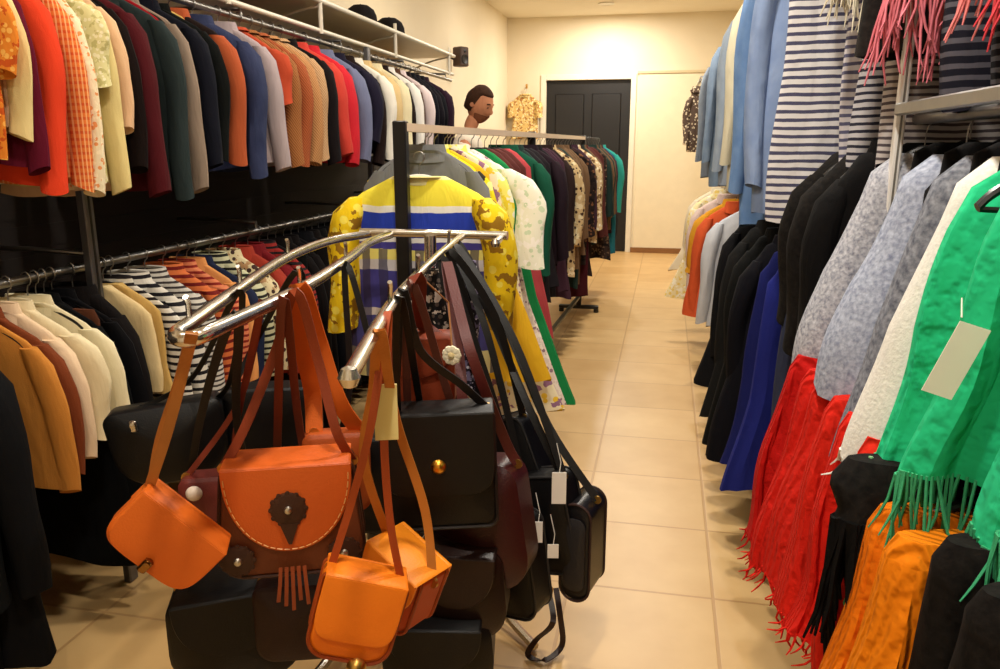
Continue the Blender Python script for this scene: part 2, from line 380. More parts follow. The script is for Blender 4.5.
def G(kind, loc, label, m, rz=0., hs='black', hl=None, hg=None, group=None, seed=None, drop=0., L=None, hw=None, ht=None, flare=None, sleeve=None, sm=None, cm=None,
      xo=0., fringe=0, fw=.0022, fm=None, fL=.1, pinch=.4, amp=None, pleats=None, neck=None, name=None, cat=None, sr=None, card=None, rows=16, buttons=False, gap=None, splay=.008):
    k = K[kind]; L = L or k[0]; hw = hw or k[1]; ht = ht or k[2]; gap = gap or .2; ht = min(ht, .40*gap); amp = min(k[6] if amp is None else amp, .16*gap)
    flare = flare or k[3]; sleeve = k[4] if sleeve is None else sleeve
    rnd = random.Random(seed if seed is not None else int(round(loc[1]*977)+sum(map(ord, label))*7+round(loc[2]*31)))
    rz += rnd.uniform(-.10, .10)*min(1, gap/.15)
    if hl: hanger((loc[0], loc[1], loc[2]-(drop if kind == 'jersey' else 0)), rz, hs, hl, hg, min(1, (hw*.78)/.195))
    o = thing(name or {'tee': 'shirt'}.get(kind, kind), label, cat or CATS.get(kind, kind), (loc[0], loc[1], loc[2]-drop), rz, group)
    zt = -.062
    if kind in ('skirt', 'scarf', 'trousers', 'poncho'):
        prof = [(zt-.03, hw*.92, ht*.6, 0), (zt-.06, hw, ht, 0), (zt-.06-L*.45, hw*(1+(flare-1)*.5), ht*1.1, xo*.5), (zt-.06-L, hw*flare, ht*1.35, xo)]
        if kind == 'poncho': prof = [(zt-.01, hw*.45, ht*.5, 0), (zt-.05, hw*.85, ht*.9, 0), (zt-.11, hw, ht, 0), (zt-.05-L*.5, hw*(1+(flare-1)*.55), ht*1.1, xo*.5), (zt-.05-L, hw*flare, ht*1.25, xo)]
    else:
        nk = .062 if neck is None else neck
        prof = [(zt, nk, .03, 0), (zt-.018, nk+.035, ht*.8, 0), (zt-.055, hw*.80, ht*.9, 0), (zt-.085, hw*.96, ht, 0), (zt-.15, hw, ht*1.05, 0), (zt-.15-(L-.15)*.5, hw*(1+(flare-1)*.4)*.97, ht*1.1, xo*.4), (zt-L, hw*flare, ht*1.2, xo)]
    mb, loop = body_mb(prof, rnd, amp=k[6] if amp is None else amp, pleats=pleats or k[5], pinch=pinch, rows=rows)
    mb.build('body', m, o)
    if sleeve:
        for sx in (-1, 1):
            sleeve_mb(sx, hw, zt-.10, sleeve, rnd, *(sr or ((.075, .062) if sleeve < .3 else (.058, .042))), splay=splay, ry=max(.012, .46*gap)).build('sleeve', sm or m, o)
    if kind in ('shirt', 'jacket', 'coat', 'jersey', 'tee', 'sweater'):
        collar_mb(zt-.012, h=.008 if kind == 'jersey' else .02 if kind in ('tee', 'sweater') else .028, lap=.0 if kind in ('tee', 'sweater', 'jersey') else .03, sy=min(1, gap*.55/.05)).build('collar', cm or sm or m, o)
    if buttons:
        for j in range(5):
            zz = zt-.12-j*(L-.2)/5; MB().lathe([(.001, .002), (.007, .0035), (.0075, 0), (.001, -.004)], 10, 'y', (.012, -ht*1.18-.006, zz)).build('button', mat('hard', (60, 50, 42)) if kind != 'shirt' else mat('hard', (220, 212, 196)), o)
    if fringe: tag(fringe_mb(loop, rnd, fringe, fL, fw).build('fringe', fm or m, o), kind='stuff')
    if card:                                   # paper price card on a thread
        (cx, cz) = card; c = MB(); yy = -ht*1.3-.024; q = [(cx+a_*.88+b_*.34, cz-a_*.26+b_*.95) for a_, b_ in ((-.02, -.048), (.02, -.048), (.02, .048), (-.02, .048))]; c.rings([[(x_, yy, z_) for x_, z_ in q], [(x_, yy+.0015, z_) for x_, z_ in q]]); c.tube([(cx, -ht*1.3-.023, cz+.055), (cx+.004, -ht*1.3, cz+.075)], .001, 4)
        c.build('price_card', mat('hard', (240, 236, 222)), o)
    return o
p_ = lambda *c: mat('plain', c)
def run(rows, railX, railZ, side, hl, hg, hs='black', zr=None, group=None, mingap=.03):
    """rows: (image column of the aisle-side edge, kind, label, material, options)"""
    P_ = []
    for (px, kind, label, m, *op) in rows:
        op = dict(op[0]) if op else {}; hw = op.get('hw') or K[kind][1]
        z_ = op.pop('zr', zr); Y = op.pop('Y', None)
        sl = op.get('sleeve', K[kind][4]); op['sleeve'] = min(sl, (op.get('L') or K[kind][0])-.08) if sl > .3 else sl
        dx = op.pop('dx', 0.); rx = (railX(0) if callable(railX) else railX)+dx
        for _ in range(3):
            y = Y if Y is not None else depthY(px, rx+side*(hw+.055 if op.get('sleeve', K[kind][4]) else hw*op.get('flare', K[kind][3])), z_)
            if callable(railX): rx = railX(y)+dx
        P_.append([y, rx, kind, label, m, op])
    P_.sort(key=lambda q: q[0])
    for a, b in zip(P_[:-1], P_[1:]): b[0] = max(b[0], a[0]+mingap)
    ys = [q[0] for q in P_]
    for i, (y, rx, kind, label, m, op) in enumerate(P_):
        gp = min([abs(y-ys[k]) for k in (i-1, i+1) if 0 <= k < len(ys)]+[.2])
        if callable(railX): rx = railX(y)+(rx-railX(y))
        G(kind, (rx, y, railZ(y) if callable(railZ) else railZ), label, m, hs=hs, hl=hl, hg=hg, **{'group': group, 'gap': gp, **op})
    return ys
def fill(used, lo, hi, gap, pick, railX, railZ, label, group, hl, hg, hs='black'):
    ys = sorted([lo]+used+[hi]); r = random.Random(len(used)*13+int(lo*10))
    for a, b in zip(ys[:-1], ys[1:]):
        k = int((b-a)/gap)
        for j in range(1, k):
            y = a+(b-a)*j/k; kind, m, op = pick(r)
            G(kind, (railX(y) if callable(railX) else railX, y, railZ(y) if callable(railZ) else railZ), label, m, hs=hs, hl=hl, hg=hg, group=group, rows=10, gap=(b-a)/k, **op)
# ---- left wall, upper rail
LX, LZ, MZ = -1.72, 1.90, 1.04
hl, hg = 'dark hanger on the left wall upper rail', 'hangers on the left upper rail'
cream, offw = (232, 216, 178), (236, 230, 214)
LU = [
 (22, 'tee', 'orange patterned short sleeved tee, nearest on the left upper rail', mat('floral', (222, 130, 44), (240, 176, 84), (196, 84, 30), s=1.6), dict(L=0.464)),
 (33, 'shirt', 'beige shirt with pale yellow cuffs hanging beside the orange patterned tee', mat('plain', (228, 190, 150)), dict(L=0.400, sm=p_(238, 214, 150))),
 (43, 'shirt', 'deep burgundy shirt between the beige shirt and the bright red one', p_(96, 18, 40), dict(L=0.480)),
 (64, 'shirt', 'bright vermilion red shirt between the burgundy and the orange checked shirts', p_(226, 66, 34), dict(L=0.529, sleeve=.50)),
 (88, 'shirt', 'orange and cream checked shirt next to the bright red shirt', mat('check', (232, 128, 60), (206, 74, 36), (246, 200, 140), s=2.2), dict(L=0.529)),
 (99, 'shirt', 'cream shirt with orange specks behind the orange checked shirt', mat('floral', cream, (226, 150, 90), (240, 226, 190), s=1.8), dict(L=0.544)),
 (112, 'tee', 'pale green and cream flowered short sleeved shirt on the left upper rail', mat('floral', (214, 206, 150), (230, 222, 186), (186, 178, 118), s=2.), dict(L=0.529)),
 (124, 'shirt', 'pale straw yellow long sleeved shirt behind the green flowered one', p_(226, 206, 140), dict(L=0.544)),
 (133, 'shirt', 'long peach shirt whose pale hem shows under the dark brown jacket', p_(232, 190, 150), dict(L=.575, sleeve=.3)),
 (142, 'jacket', 'black brown jacket between the peach shirt and the maroon coat', p_(22, 13, 12), dict(L=0.488)),
 (160, 'jacket', 'maroon jacket with long dark red front on the left upper rail', p_(74, 16, 22), dict(L=0.561)),
 (176, 'vest', 'crimson red vest peeking out above the maroon jacket', p_(150, 18, 30), dict(L=0.400)),
 (188, 'jacket', 'dark slate grey green jacket beside the crimson vest', p_(42, 52, 52), dict(L=0.577)),
 (202, 'coat', 'grey taupe cardigan with a long pale sleeve on the left upper rail', p_(150, 132, 116), dict(L=0.561, sleeve=.66)),
 (212, 'top', 'mustard yellow top tucked behind the taupe cardigan', p_(204, 168, 92), dict(L=0.337)),
 (220, 'jacket', 'very dark navy jacket left of the rust sleeved jacket', p_(15, 17, 28), dict(L=0.488)),
 (230, 'jacket', 'near black green jacket beside the dark navy one', p_(18, 21, 20), dict(L=0.464)),
 (246, 'jacket', 'dark brown jacket with rust orange sleeves', p_(28, 16, 14), dict(sm=p_(174, 84, 48), L=0.480)),
 (266, 'jacket', 'slate blue denim jacket on the left upper rail', mat('denim', (32, 38, 68), (56, 64, 94)), dict(L=0.529)),
 (285, 'shirt', 'lilac grey shirt with a pale cuff next to the slate denim jacket', p_(176, 160, 162), dict(L=0.512)),
 (294, 'tee', 'rust red short sleeved top beside the lilac grey shirt', p_(184, 72, 44), dict(L=0.497)),
 (303, 'sweater', 'brown and tan ribbed knit cardigan, first of the knitted ones', mat('knit', (168, 110, 62), (120, 72, 40)), dict(L=0.497)),
 (312, 'sweater', 'copper brown knitted sweater, second of the knitted ones', mat('knit', (176, 96, 56), (126, 62, 36)), dict(L=0.497)),
 (321, 'sweater', 'light camel knitted sweater, third of the knitted ones', mat('knit', (200, 150, 100), (150, 100, 60)), dict(L=0.497)),
 (330, 'sweater', 'beige flecked knitted sweater, last of the knitted ones', mat('knit', (206, 170, 128), (150, 110, 76)), dict(L=0.480)),
 (340, 'jacket', 'black jacket between the beige knit and the red jackets', p_(18, 12, 14), dict(L=0.497)),
 (350, 'jacket', 'coral red jacket, nearer of the two red ones', p_(204, 66, 54), dict(L=0.464)),
 (360, 'jacket', 'vivid cherry red jacket, farther of the two red ones', p_(206, 40, 52), dict(L=0.512)),
 (370, 'shirt', 'blue grey shirt beside the cherry red jacket', p_(116, 122, 152), dict(L=0.497)),
 (382, 'jacket', 'dark navy jacket in front of the white blouses', p_(30, 27, 46), dict(L=0.400)),
 (396, 'shirt', 'white blouse with long sleeves, nearest of the white ones', p_(246, 240, 226), dict(L=0.488)),
 (404, 'shirt', 'pale tan blouse between the white ones', p_(226, 196, 140), dict(L=0.488)),
 (413, 'shirt', 'cream yellow blouse at the far end of the left upper rail', p_(244, 232, 190), dict(L=0.449)),
 (424, 'shirt', 'white blouse, farthest of the white ones', p_(250, 246, 238), dict(L=0.417)),
 (434, 'shirt', 'pale pink white blouse beside the dark purple jacket', p_(240, 222, 222), dict(L=0.417)),
 (456, 'jacket', 'dark purple black jacket last on the left upper rail', p_(42, 22, 38), dict(L=0.417)),
]
u = run(LU, LX, LZ, 1, hl, hg, zr=1.5, group='garments on the left upper rail')
darks = [(18, 13, 13), (30, 17, 17), (14, 16, 24), (36, 23, 20), (22, 19, 27)]
fill(u, u[0], u[-1], .085, lambda r: ('jacket' if r.random() < .5 else 'shirt', p_(*r.choice(darks+[(90, 60, 44), (110, 44, 36)])), dict(L=r.uniform(.44, .54), hw=.18, sleeve=.44)), LX, LZ,
     'dark garment mostly hidden between its neighbours on the left upper rail', 'hidden garments on the left upper rail', hl, hg)
# ---- left wall, lower rail
hl, hg = 'black hanger on the left wall lower rail', 'hangers on the left lower rail'
LL = [
 (24, 'coat', 'long black coat at the near end of the left lower rail', p_(11, 11, 13), dict(L=.86, zr=.75)),
 (66, 'coat', 'long tan orange coat on the left lower rail', p_(202, 132, 56), dict(L=.44, sleeve=.36, zr=.8)),
 (76, 'jacket', 'rust brown jacket just behind the long tan coat', p_(124, 62, 34), dict(L=.40, zr=.8)),
 (88, 'shirt', 'cream shirt with pale pink cuff beside the rust brown jacket', p_(236, 206, 170), dict(L=.37, sleeve=.30, zr=.8)),
 (101, 'jacket', 'ivory jacket, middle one of the ivory row on the left lower rail', p_(234, 218, 178), dict(L=.33, sleeve=.36, zr=.85)),
 (118, 'jacket', 'ivory jacket with hanging sleeve, beside the black garments', p_(238, 226, 188), dict(L=.34, sleeve=.40, zr=.85)),
 (112, 'trousers', 'brown trousers hanging low below the ivory jackets', p_(96, 56, 38), dict(L=.72, zr=.5, hw=.17)),
 (128, 'coat', 'black coat right behind the ivory jackets', p_(8, 9, 11), dict(L=.8, zr=.7)),
 (142, 'coat', 'black coat between the ivory jackets and the yellow beige top', p_(10, 10, 14), dict(L=.8, zr=.7)),
 (158, 'top', 'pale cream top among the black coats on the left lower rail', p_(232, 206, 152), dict(L=.34, zr=.85, hw=.2)),
 (168, 'top', 'yellow beige top left of the black and white striped shirts', p_(214, 176, 104), dict(L=.36, zr=.85, hw=.2)),
 (184, 'shirt', 'white shirt with black stripes, nearest of three striped ones', mat('hstripe', (226, 220, 206), (40, 36, 38), s=2.0), dict(L=.40, zr=.95)),
 (199, 'shirt', 'white shirt with black stripes, middle of three striped ones', mat('hstripe', (222, 216, 204), (34, 32, 36), s=1.6), dict(L=.40, zr=.95)),
 (214, 'shirt', 'grey white shirt with thin stripes, farthest of three striped ones', mat('hstripe', (206, 200, 190), (60, 54, 54), s=2.6), dict(L=.40, zr=.95)),
 (230, 'shirt', 'orange shirt with dark red stripes on the left lower rail', mat('hstripe', (220, 118, 66), (110, 30, 26), s=1.6), dict(L=.42, zr=.95)),
 (242, 'shirt', 'coral shirt with maroon stripes behind the orange striped shirt', mat('hstripe', (222, 132, 92), (130, 40, 34), s=2.2), dict(L=.42, zr=.95)),
 (251, 'shirt', 'plain apricot shirt behind the coral striped one', p_(226, 156, 92), dict(L=.42, zr=.95)),
 (260, 'jacket', 'dark blue jacket beside the apricot shirt on the left lower rail', p_(34, 42, 70), dict(L=.5, zr=.95)),
 (270, 'shirt', 'pale green shirt with black stripes on the left lower rail', mat('hstripe', (206, 204, 168), (40, 40, 36), s=1.8), dict(L=.45, zr=.98)),
 (282, 'shirt', 'cream shirt with dark print behind the pale green striped one', mat('floral', (216, 200, 160), (70, 50, 46), (180, 140, 100)), dict(L=.45, zr=.98)),
 (293, 'shirt', 'brick red shirt on the left lower rail behind the bag rack', p_(164, 58, 42), dict(L=.5, zr=.98)),
 (304, 'shirt', 'dark crimson shirt beside the brick red one', p_(120, 26, 32), dict(L=.5, zr=.98)),
 (314, 'shirt', 'black and red striped shirt at the far end of the left lower rail', mat('hstripe', (150, 44, 40), (30, 24, 26), s=2.), dict(L=.5, zr=.98)),
]
u = run(LL, LX, MZ, 1, hl, hg, zr=.9, group='garments on the left lower rail')
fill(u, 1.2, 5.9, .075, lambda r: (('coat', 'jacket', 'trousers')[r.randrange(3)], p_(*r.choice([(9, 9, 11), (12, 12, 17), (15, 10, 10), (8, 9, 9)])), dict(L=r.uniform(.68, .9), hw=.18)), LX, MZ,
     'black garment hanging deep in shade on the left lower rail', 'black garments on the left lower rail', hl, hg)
# ---- middle rack
mx = lambda y: -.835+.036*(y-2.5)
mz = lambda y: 1.445
hl, hg = 'hanger on the middle clothes rack', 'hangers on the middle rack'
jb = [(0, (238, 226, 150)), (.10, (240, 224, 70)), (.215, (238, 236, 226)), (.25, (44, 66, 176)), (.36, (232, 230, 224)), (.385, (70, 64, 140)), (.42, (232, 220, 120)), (.47, (208, 204, 208)), (.52, (70, 66, 140)), (.7, (206, 196, 190)), (.74, (72, 70, 130)), (.9, (220, 210, 150))]
jm = mat('bands', (230, 220, 120), (58, 52, 84), s=.72, bands=jb)
G('jersey', (mx(2.56)+.02, 2.56, mz(0)), 'yellow, white and royal blue banded jersey at the near end of the middle rack', jm, hs='white', hl=hl, hg=hg, drop=.085, L=.68, hw=.25, sleeve=.42, ht=.045, neck=.09,
  sm=mat('floral', (236, 200, 30), (246, 226, 90), (150, 110, 30), s=.7), cm=p_(232, 222, 160), sr=(.085, .075))
MR = [
 (470, 'shirt', 'slate grey shirt just behind the banded jersey', p_(128, 130, 132), dict(zr=1.2, Y=2.68)),
 (498, 'shirt', 'lemon yellow shirt with black and white print on the middle rack', mat('floral', (240, 222, 40), (250, 240, 150), (60, 54, 44), s=.6), dict(zr=1.2, L=.75, sleeve=.3)),
 (512, 'shirt', 'pale yellow and white shirt beside the lemon printed one', mat('floral', (244, 236, 120), (248, 246, 220), (236, 214, 60), s=.7), dict(zr=1.2, L=.7, sleeve=.3)),
 (546, 'dress', 'long white dress with yellow and purple flowers on the middle rack', mat('floral', (238, 226, 190), (236, 196, 60), (150, 110, 140), s=.8), dict(Y=2.90, L=1.0, hw=.21, xo=.21)),
 (538, 'dress', 'long golden yellow dress under the white flowered shirts', p_(236, 184, 40), dict(Y=2.78, L=.84, hw=.21, xo=.19)),
 (556, 'dress', 'long cream dress with mauve speckles beside the golden one', mat('floral', (226, 208, 196), (150, 120, 130), (240, 228, 214), s=1.2), dict(Y=3.08, L=1.05, hw=.19, xo=.21)),
 (565, 'shirt', 'white shirt with pale green print and wide sleeve on the middle rack', mat('floral', (240, 240, 222), (206, 222, 190), (250, 248, 240)), dict(Y=2.98, hw=.24, sleeve=.34, splay=.07, L=.6, sr=(.085, .075))),
 (569, 'dress', 'long emerald green dress low on the middle rack', p_(30, 134, 72), dict(Y=3.27, L=1.08, hw=.18, xo=.24)),
 (552, 'shirt', 'bottle green shirt behind the white shirts', p_(24, 84, 62), dict(zr=1.15)),
 (567, 'shirt', 'black shirt with a purple patch on the middle rack', p_(38, 26, 34), dict(zr=1.15)),
 (573, 'dress', 'long dusty rose dress in the middle of the rack', p_(190, 74, 78), dict(Y=3.7, L=.92, hw=.17, xo=.09, flare=1.1)),
 (580, 'shirt', 'tan leaf print shirt on the middle rack', mat('floral', (206, 178, 130), (70, 50, 40), (230, 212, 170)), dict(zr=1.1, L=.8)),
 (587, 'dress', 'dark maroon dress reaching low on the middle rack', p_(70, 24, 30), dict(zr=.8, L=1.05)),
 (591, 'shirt', 'black shirt with brown print toward the far end of the middle rack', mat('floral', (44, 34, 32), (120, 80, 54), (26, 22, 24)), dict(zr=1.1, L=.8)),
 (597, 'shirt', 'sand coloured shirt with white print toward the far end of the middle rack', mat('floral', (214, 186, 140), (240, 228, 200), (120, 90, 60)), dict(zr=1.1, L=.7)),
 (603, 'dress', 'dark brown printed dress near the far end of the middle rack', mat('floral', (58, 44, 38), (120, 96, 76), (30, 26, 26)), dict(zr=.9, L=.95)),
 (609, 'dress', 'deep teal blue dress near the far end of the middle rack', p_(36, 112, 128), dict(zr=.9, L=.98)),
 (613, 'shirt', 'turquoise shirt last on the middle rack', p_(60, 176, 160), dict(zr=1.2, L=.6)),
]
u = run(MR, mx, mz, 1, hl, hg, zr=1.1, group='garments on the middle rack')
u = sorted([2.56]+u)
fill(u, 2.56, 6.6, .10, lambda r: ('shirt' if r.random() < .6 else 'dress', p_(*r.choice([(48, 34, 32), (34, 30, 34), (92, 46, 42), (120, 92, 66), (40, 60, 56), (70, 44, 58)])), dict(L=r.uniform(.7, .95), hw=.17)), mx, mz,
     'dark garment tucked between its neighbours on the middle rack', 'tucked garments on the middle rack', hl, hg)
# ---- right wall, upper rail
RX = .53
hl, hg = 'hanger on the right wall upper rail', 'hangers on the right upper rail'
dA, dB = mat('denim', (98, 118, 144), (140, 158, 178)), mat('denim', (84, 120, 172), (128, 158, 198))
RU = [
 (696, 'shirt', 'grey blue denim shirt, farthest of the denim on the right upper rail', mat('denim', (104, 114, 128), (142, 152, 164)), dict(L=1.05, sleeve=.8, hw=.22)),
 (703, 'shirt', 'faded blue denim shirt second from the far end of the denim', dA, dict(L=1.05, sleeve=.78, hw=.22)),
 (712, 'shirt', 'washed pale denim shirt in the middle of the denim', mat('denim', (126, 142, 162), (166, 178, 190)), dict(L=1.0, sleeve=.8, hw=.22)),
 (720, 'shirt', 'cream shirt squeezed between the denim shirts', p_(214, 206, 178), dict(L=1.0, sleeve=.75, hw=.21)),
 (729, 'shirt', 'clear sky blue denim shirt with its tail hanging lower than the others', dB, dict(L=1.1, sleeve=.85, hw=.22)),
 (743, 'shirt', 'soft blue denim shirt beside the white striped shirt', mat('denim', (112, 134, 176), (148, 166, 198)), dict(L=1.0, sleeve=.8, hw=.22)),
 (762, 'shirt', 'white shirt with thin dark horizontal stripes hanging beside the denim', mat('hstripe', (232, 230, 232), (78, 78, 104), s=2.0), dict(Y=2.42, L=.98, sleeve=0, hw=.23, seed=5, buttons=True)),
 (790, 'shirt', 'white shirt with slate stripes just right of the widest striped shirt', mat('hstripe', (218, 214, 220), (92, 92, 120), s=2.2), dict(Y=2.22, L=.90, sleeve=.3, hw=.16, dx=.06, seed=6, buttons=True)),
 (826, 'top', 'navy and white closely striped top, third of the striped ones', mat('hstripe', (196, 194, 200), (48, 48, 62), s=2.6), dict(Y=2.06, L=.80, hw=.13, dx=.04)),
 (850, 'top', 'grey white finely striped top next to the white upright', mat('hstripe', (206, 200, 200), (86, 78, 84), s=3.0), dict(Y=1.94, L=.80, hw=.13, dx=.06)),
 (834, 'vest', 'black fur vest above the closely striped tops', mat('tweed', (20, 18, 18), (44, 40, 38), s=.5), dict(L=.57, Y=1.84, ht=.06, hw=.16)),
 (905, 'top', 'dark navy top with faint pale stripes behind the pink scarves', mat('hstripe', (32, 32, 44), (92, 90, 100), s=2.2), dict(L=.69, Y=1.62, hw=.14, dx=.09)),
 (960, 'top', 'black top with grey pinstripes behind the pink scarves', mat('hstripe', (26, 26, 32), (84, 84, 92), s=2.6), dict(L=.69, Y=1.46, hw=.15, dx=.13)),
]
u = run(RU, RX, 2.22, -1, hl, hg, zr=1.4, group='garments on the right upper rail')
fill([y for y in u if y > 3.0], 3.1, 7.8, .13, lambda r: ('top', mat('denim', (84, 98, 124), (124, 138, 160)), dict(L=.9, hw=.17)), RX, 2.22,
     'dusky denim top hidden between the shirts on the right upper rail', 'hidden denim on the right upper rail', hl, hg)
for (x, y, lab, c, L_, zt_) in ((.455, 1.72, 'pale rose scarf with tangled fringe beside the white upright', (232, 132, 146), .42, 2.22), (.50, 1.38, 'light pink scarf with long fringe hanging above the steel rail', (238, 140, 140), .40, 2.22),
        (.52, 1.26, 'coral red scarf with heavy fringe at the upper right', (222, 74, 84), .42, 2.22), (.62, 1.30, 'raspberry scarf with heavy fringe at the far upper right', (214, 66, 80), .40, 2.22), (.42, 1.98, 'ivory feathered scarf hanging over the black fur vest', (226, 218, 196), .30, 2.22)):
    G('scarf', (x, y, zt_), lab, p_(*c), L=L_, hw=.06, fringe=70, fL=.13, flare=1.1, fw=.0026, group='fringed scarves', hs='black', hl=hl, hg=hg)
for i, (x, y, c, c2, lab) in enumerate(((.29, 8.5, (84, 68, 58), (206, 188, 160), 'dark blouse with pale print hanging at the far right by the white door'), (.30, 8.75, (200, 180, 150), (80, 64, 54), 'beige blouse with dark print behind the dark one at the far right'))):
    G('shirt', (x, y, 2.02), lab, mat('floral', c, c2, c), L=.62, hw=.10, sleeve=.45, hl=hl, hg=hg)
# ---- right wall, lower far rail
hl, hg = 'hanger on the right wall lower rail', 'hangers on the far right lower rail'
RXF = .42
RL = [
 (0, 'shirt', 'cream and yellow flowered shirt, farthest out into the aisle on the right', mat('floral', (240, 222, 170), (236, 206, 110), (250, 240, 214)), dict(Y=5.7, L=.74, hw=.2, flare=1.3, xo=-.10)),
 (0, 'shirt', 'ivory shirt with long sleeve beside the yellow flowered one', p_(244, 230, 200), dict(Y=6.0, L=.6, hw=.2, xo=-.10, flare=1.2)),
 (0, 'shirt', 'amber yellow shirt among the far right garments', p_(222, 158, 44), dict(Y=4.72, L=.40, xo=-.06, hw=.2)),
 (0, 'shirt', 'orange red shirt among the far right garments', p_(216, 92, 50), dict(Y=4.5, L=.62, xo=-.07, hw=.19, flare=1.1)),
 (0, 'shirt', 'pink white shirt hem showing below the orange red shirt', p_(232, 206, 196), dict(Y=5.2, L=.78)),
 (0, 'shirt', 'white grey shirt beside the long black coats', p_(206, 208, 214), dict(Y=4.2, L=.62)),
 (0, 'coat', 'long black coat, farthest of the black coats on the right', p_(16, 16, 19), dict(Y=3.75, L=.80, hw=.15, flare=1.6, xo=-.02)),
 (0, 'coat', 'long charcoal coat in the middle of the black coats on the right', p_(24, 24, 24), dict(Y=3.4, L=.84, hw=.15, flare=1.6, xo=-.02)),
 (0, 'coat', 'long black coat whose hem reaches out lowest into the aisle on the right', p_(14, 15, 15), dict(Y=3.08, L=.85, hw=.15, flare=1.6, xo=-.02)),
 (0, 'coat', 'inky black coat just behind the royal blue dresses', p_(10, 10, 18), dict(Y=2.85, L=.80, hw=.15, flare=1.6, xo=-.02)),
 (0, 'dress', 'dark royal blue dress, farther of the two blue ones on the right', p_(24, 30, 92), dict(Y=2.64, L=.76, hw=.14, flare=1.45, xo=-.02)),
 (0, 'dress', 'royal blue dress with violet sheen, nearer of the two blue ones on the right', p_(32, 40, 122), dict(Y=2.46, L=.76, hw=.14, flare=1.4, xo=-.02)),
 (0, 'dress', 'dark slate blue dress between the royal blue and the red skirts', p_(50, 56, 78), dict(Y=2.25, L=.76, hw=.11, flare=1.25)),
]
run(RL, lambda y: .45 if y < 4.4 else .40, 1.14, -1, hl, hg, zr=.9, group='garments on the far right lower rail')
# ---- right wall, near rail
hl, hg = 'black hanger with a steel hook on the near right rail', 'hangers on the near right rail'
NX, NZ = .53, 1.455
fur = mat('tweed', (9, 8, 8), (30, 27, 25), s=.5)
G('jacket', (NX, 2.28, NZ), 'black fur jacket hanging before the striped shirts on the right', fur, hl=hl, hg=hg, L=.46, ht=.06, hw=.16, sleeve=.38)
G('jacket', (NX, 2.12, NZ), 'black quilted jacket between the fur jacket and the grey tweed', fur, hl=hl, hg=hg, L=.52, ht=.06, hw=.16, flare=1.15, sleeve=.42)
G('jacket', (NX, 1.98, NZ), 'soot black jacket right beside the grey tweed ponchos', p_(13, 12, 13), hl=hl, hg=hg, L=.56, ht=.05, hw=.15, flare=1.1, sleeve=.45)
tw = mat('tweed', (206, 208, 216), (112, 116, 132), s=.8)
G('poncho', (NX, 1.84, NZ), 'light grey tweed poncho, farthest of the two grey ones', tw, hl=hl, hg=hg, L=.44, hw=.115, flare=1.95, ht=.06)
G('poncho', (NX, 1.60, NZ), 'blue grey tweed poncho, nearer of the two grey ones', mat('tweed', (190, 198, 216), (118, 126, 150), s=.7), hl=hl, hg=hg, L=.42, hw=.115, flare=1.9, ht=.06)
G('poncho', (NX, 1.44, NZ), 'steel grey checked poncho squeezed behind the ivory one', mat('tweed', (150, 154, 164), (70, 74, 88), s=.6), hl=hl, hg=hg, L=.50, hw=.11, flare=1.8, ht=.05)
G('poncho', (NX, 1.33, NZ), 'ivory white knitted poncho next to the green ones', mat('tweed', (238, 236, 228), (216, 214, 208)), hl=hl, hg=hg, L=.46, hw=.11, flare=1.9, ht=.045, fringe=60, fL=.05)
gm = lambda a, b: mat('pleat', a, s=.35)
for i, (y, dx, lab, a, op) in enumerate(((1.20, 0, 'emerald green poncho, farthest of the green ones, with cord fringe', (40, 200, 138), dict(L=.41, hw=.135)),
        (1.09, .0, 'emerald green poncho with a white price card', (38, 194, 132), dict(L=.385, hw=.13, card=(-.165, -.315))),
        (.98, .05, 'jade green poncho hanging in front of the one with the card', (48, 204, 144), dict(L=.40, hw=.13)),
        (.88, .04, 'mint green poncho, nearest of the green ones at the right edge', (62, 212, 156), dict(L=.38, hw=.13)))):
    G('poncho', (NX+dx, y, NZ), lab, gm(a, a), hl=hl, hg=hg, flare=1.42, ht=.036, group='green ponchos', fringe=99, fL=.15, fm=p_(70, 176, 126), amp=.022, pleats=6, **op)
for y in (1.90, 1.70, 1.52, 1.385, 1.27): G('vest', (NX+.045, y+.02, NZ+.012), 'black top showing only its shoulders behind the tweed and ivory ponchos', p_(12, 11, 12), hl=hl, hg=hg, group='black tops behind the ponchos', L=.30, hw=.125, ht=.03)
for y in (.70, .95, 1.15, 1.97, 2.2): hanger((NX, y, NZ), random.uniform(-.2, .2), 'black', hl, hg, .66)
# ---- right wall, low rail of skirts
hl, hg = 'hanger on the low right rail', 'hangers on the low right rail'
SX, SZ = .48, 1.03
for i, (y, lab, c) in enumerate(((1.80, 'red pleated skirt, farthest of the red ones', (196, 26, 22)), (1.70, 'scarlet pleated skirt, second from the far end of the red ones', (214, 34, 24)),
        (1.60, 'scarlet pleated skirt, third from the far end of the red ones', (218, 38, 26)), (1.50, 'bright red pleated skirt, fourth from the far end of the red ones', (222, 40, 26)),
        (1.40, 'bright red pleated skirt, second nearest of the red ones', (220, 36, 24)), (1.30, 'bright red pleated skirt, nearest of the red ones', (224, 44, 26)))):
    G('skirt', (SX, y, SZ), lab, mat('pleat', c), hl=hl, hg=hg, group='red pleated skirts', L=.42, hw=.185-.007*i, flare=1.42-.02*i, ht=.045, pinch=1., fringe=70, fL=.032)
G('skirt', (SX, 1.205, SZ), 'short black feathery skirt between the red skirts and the orange ones', fur, hl=hl, hg=hg, L=.07, hw=.205, flare=1.0, ht=.05, fringe=99, fL=.24, fw=.0045, rows=5, fm=p_(12, 11, 11))
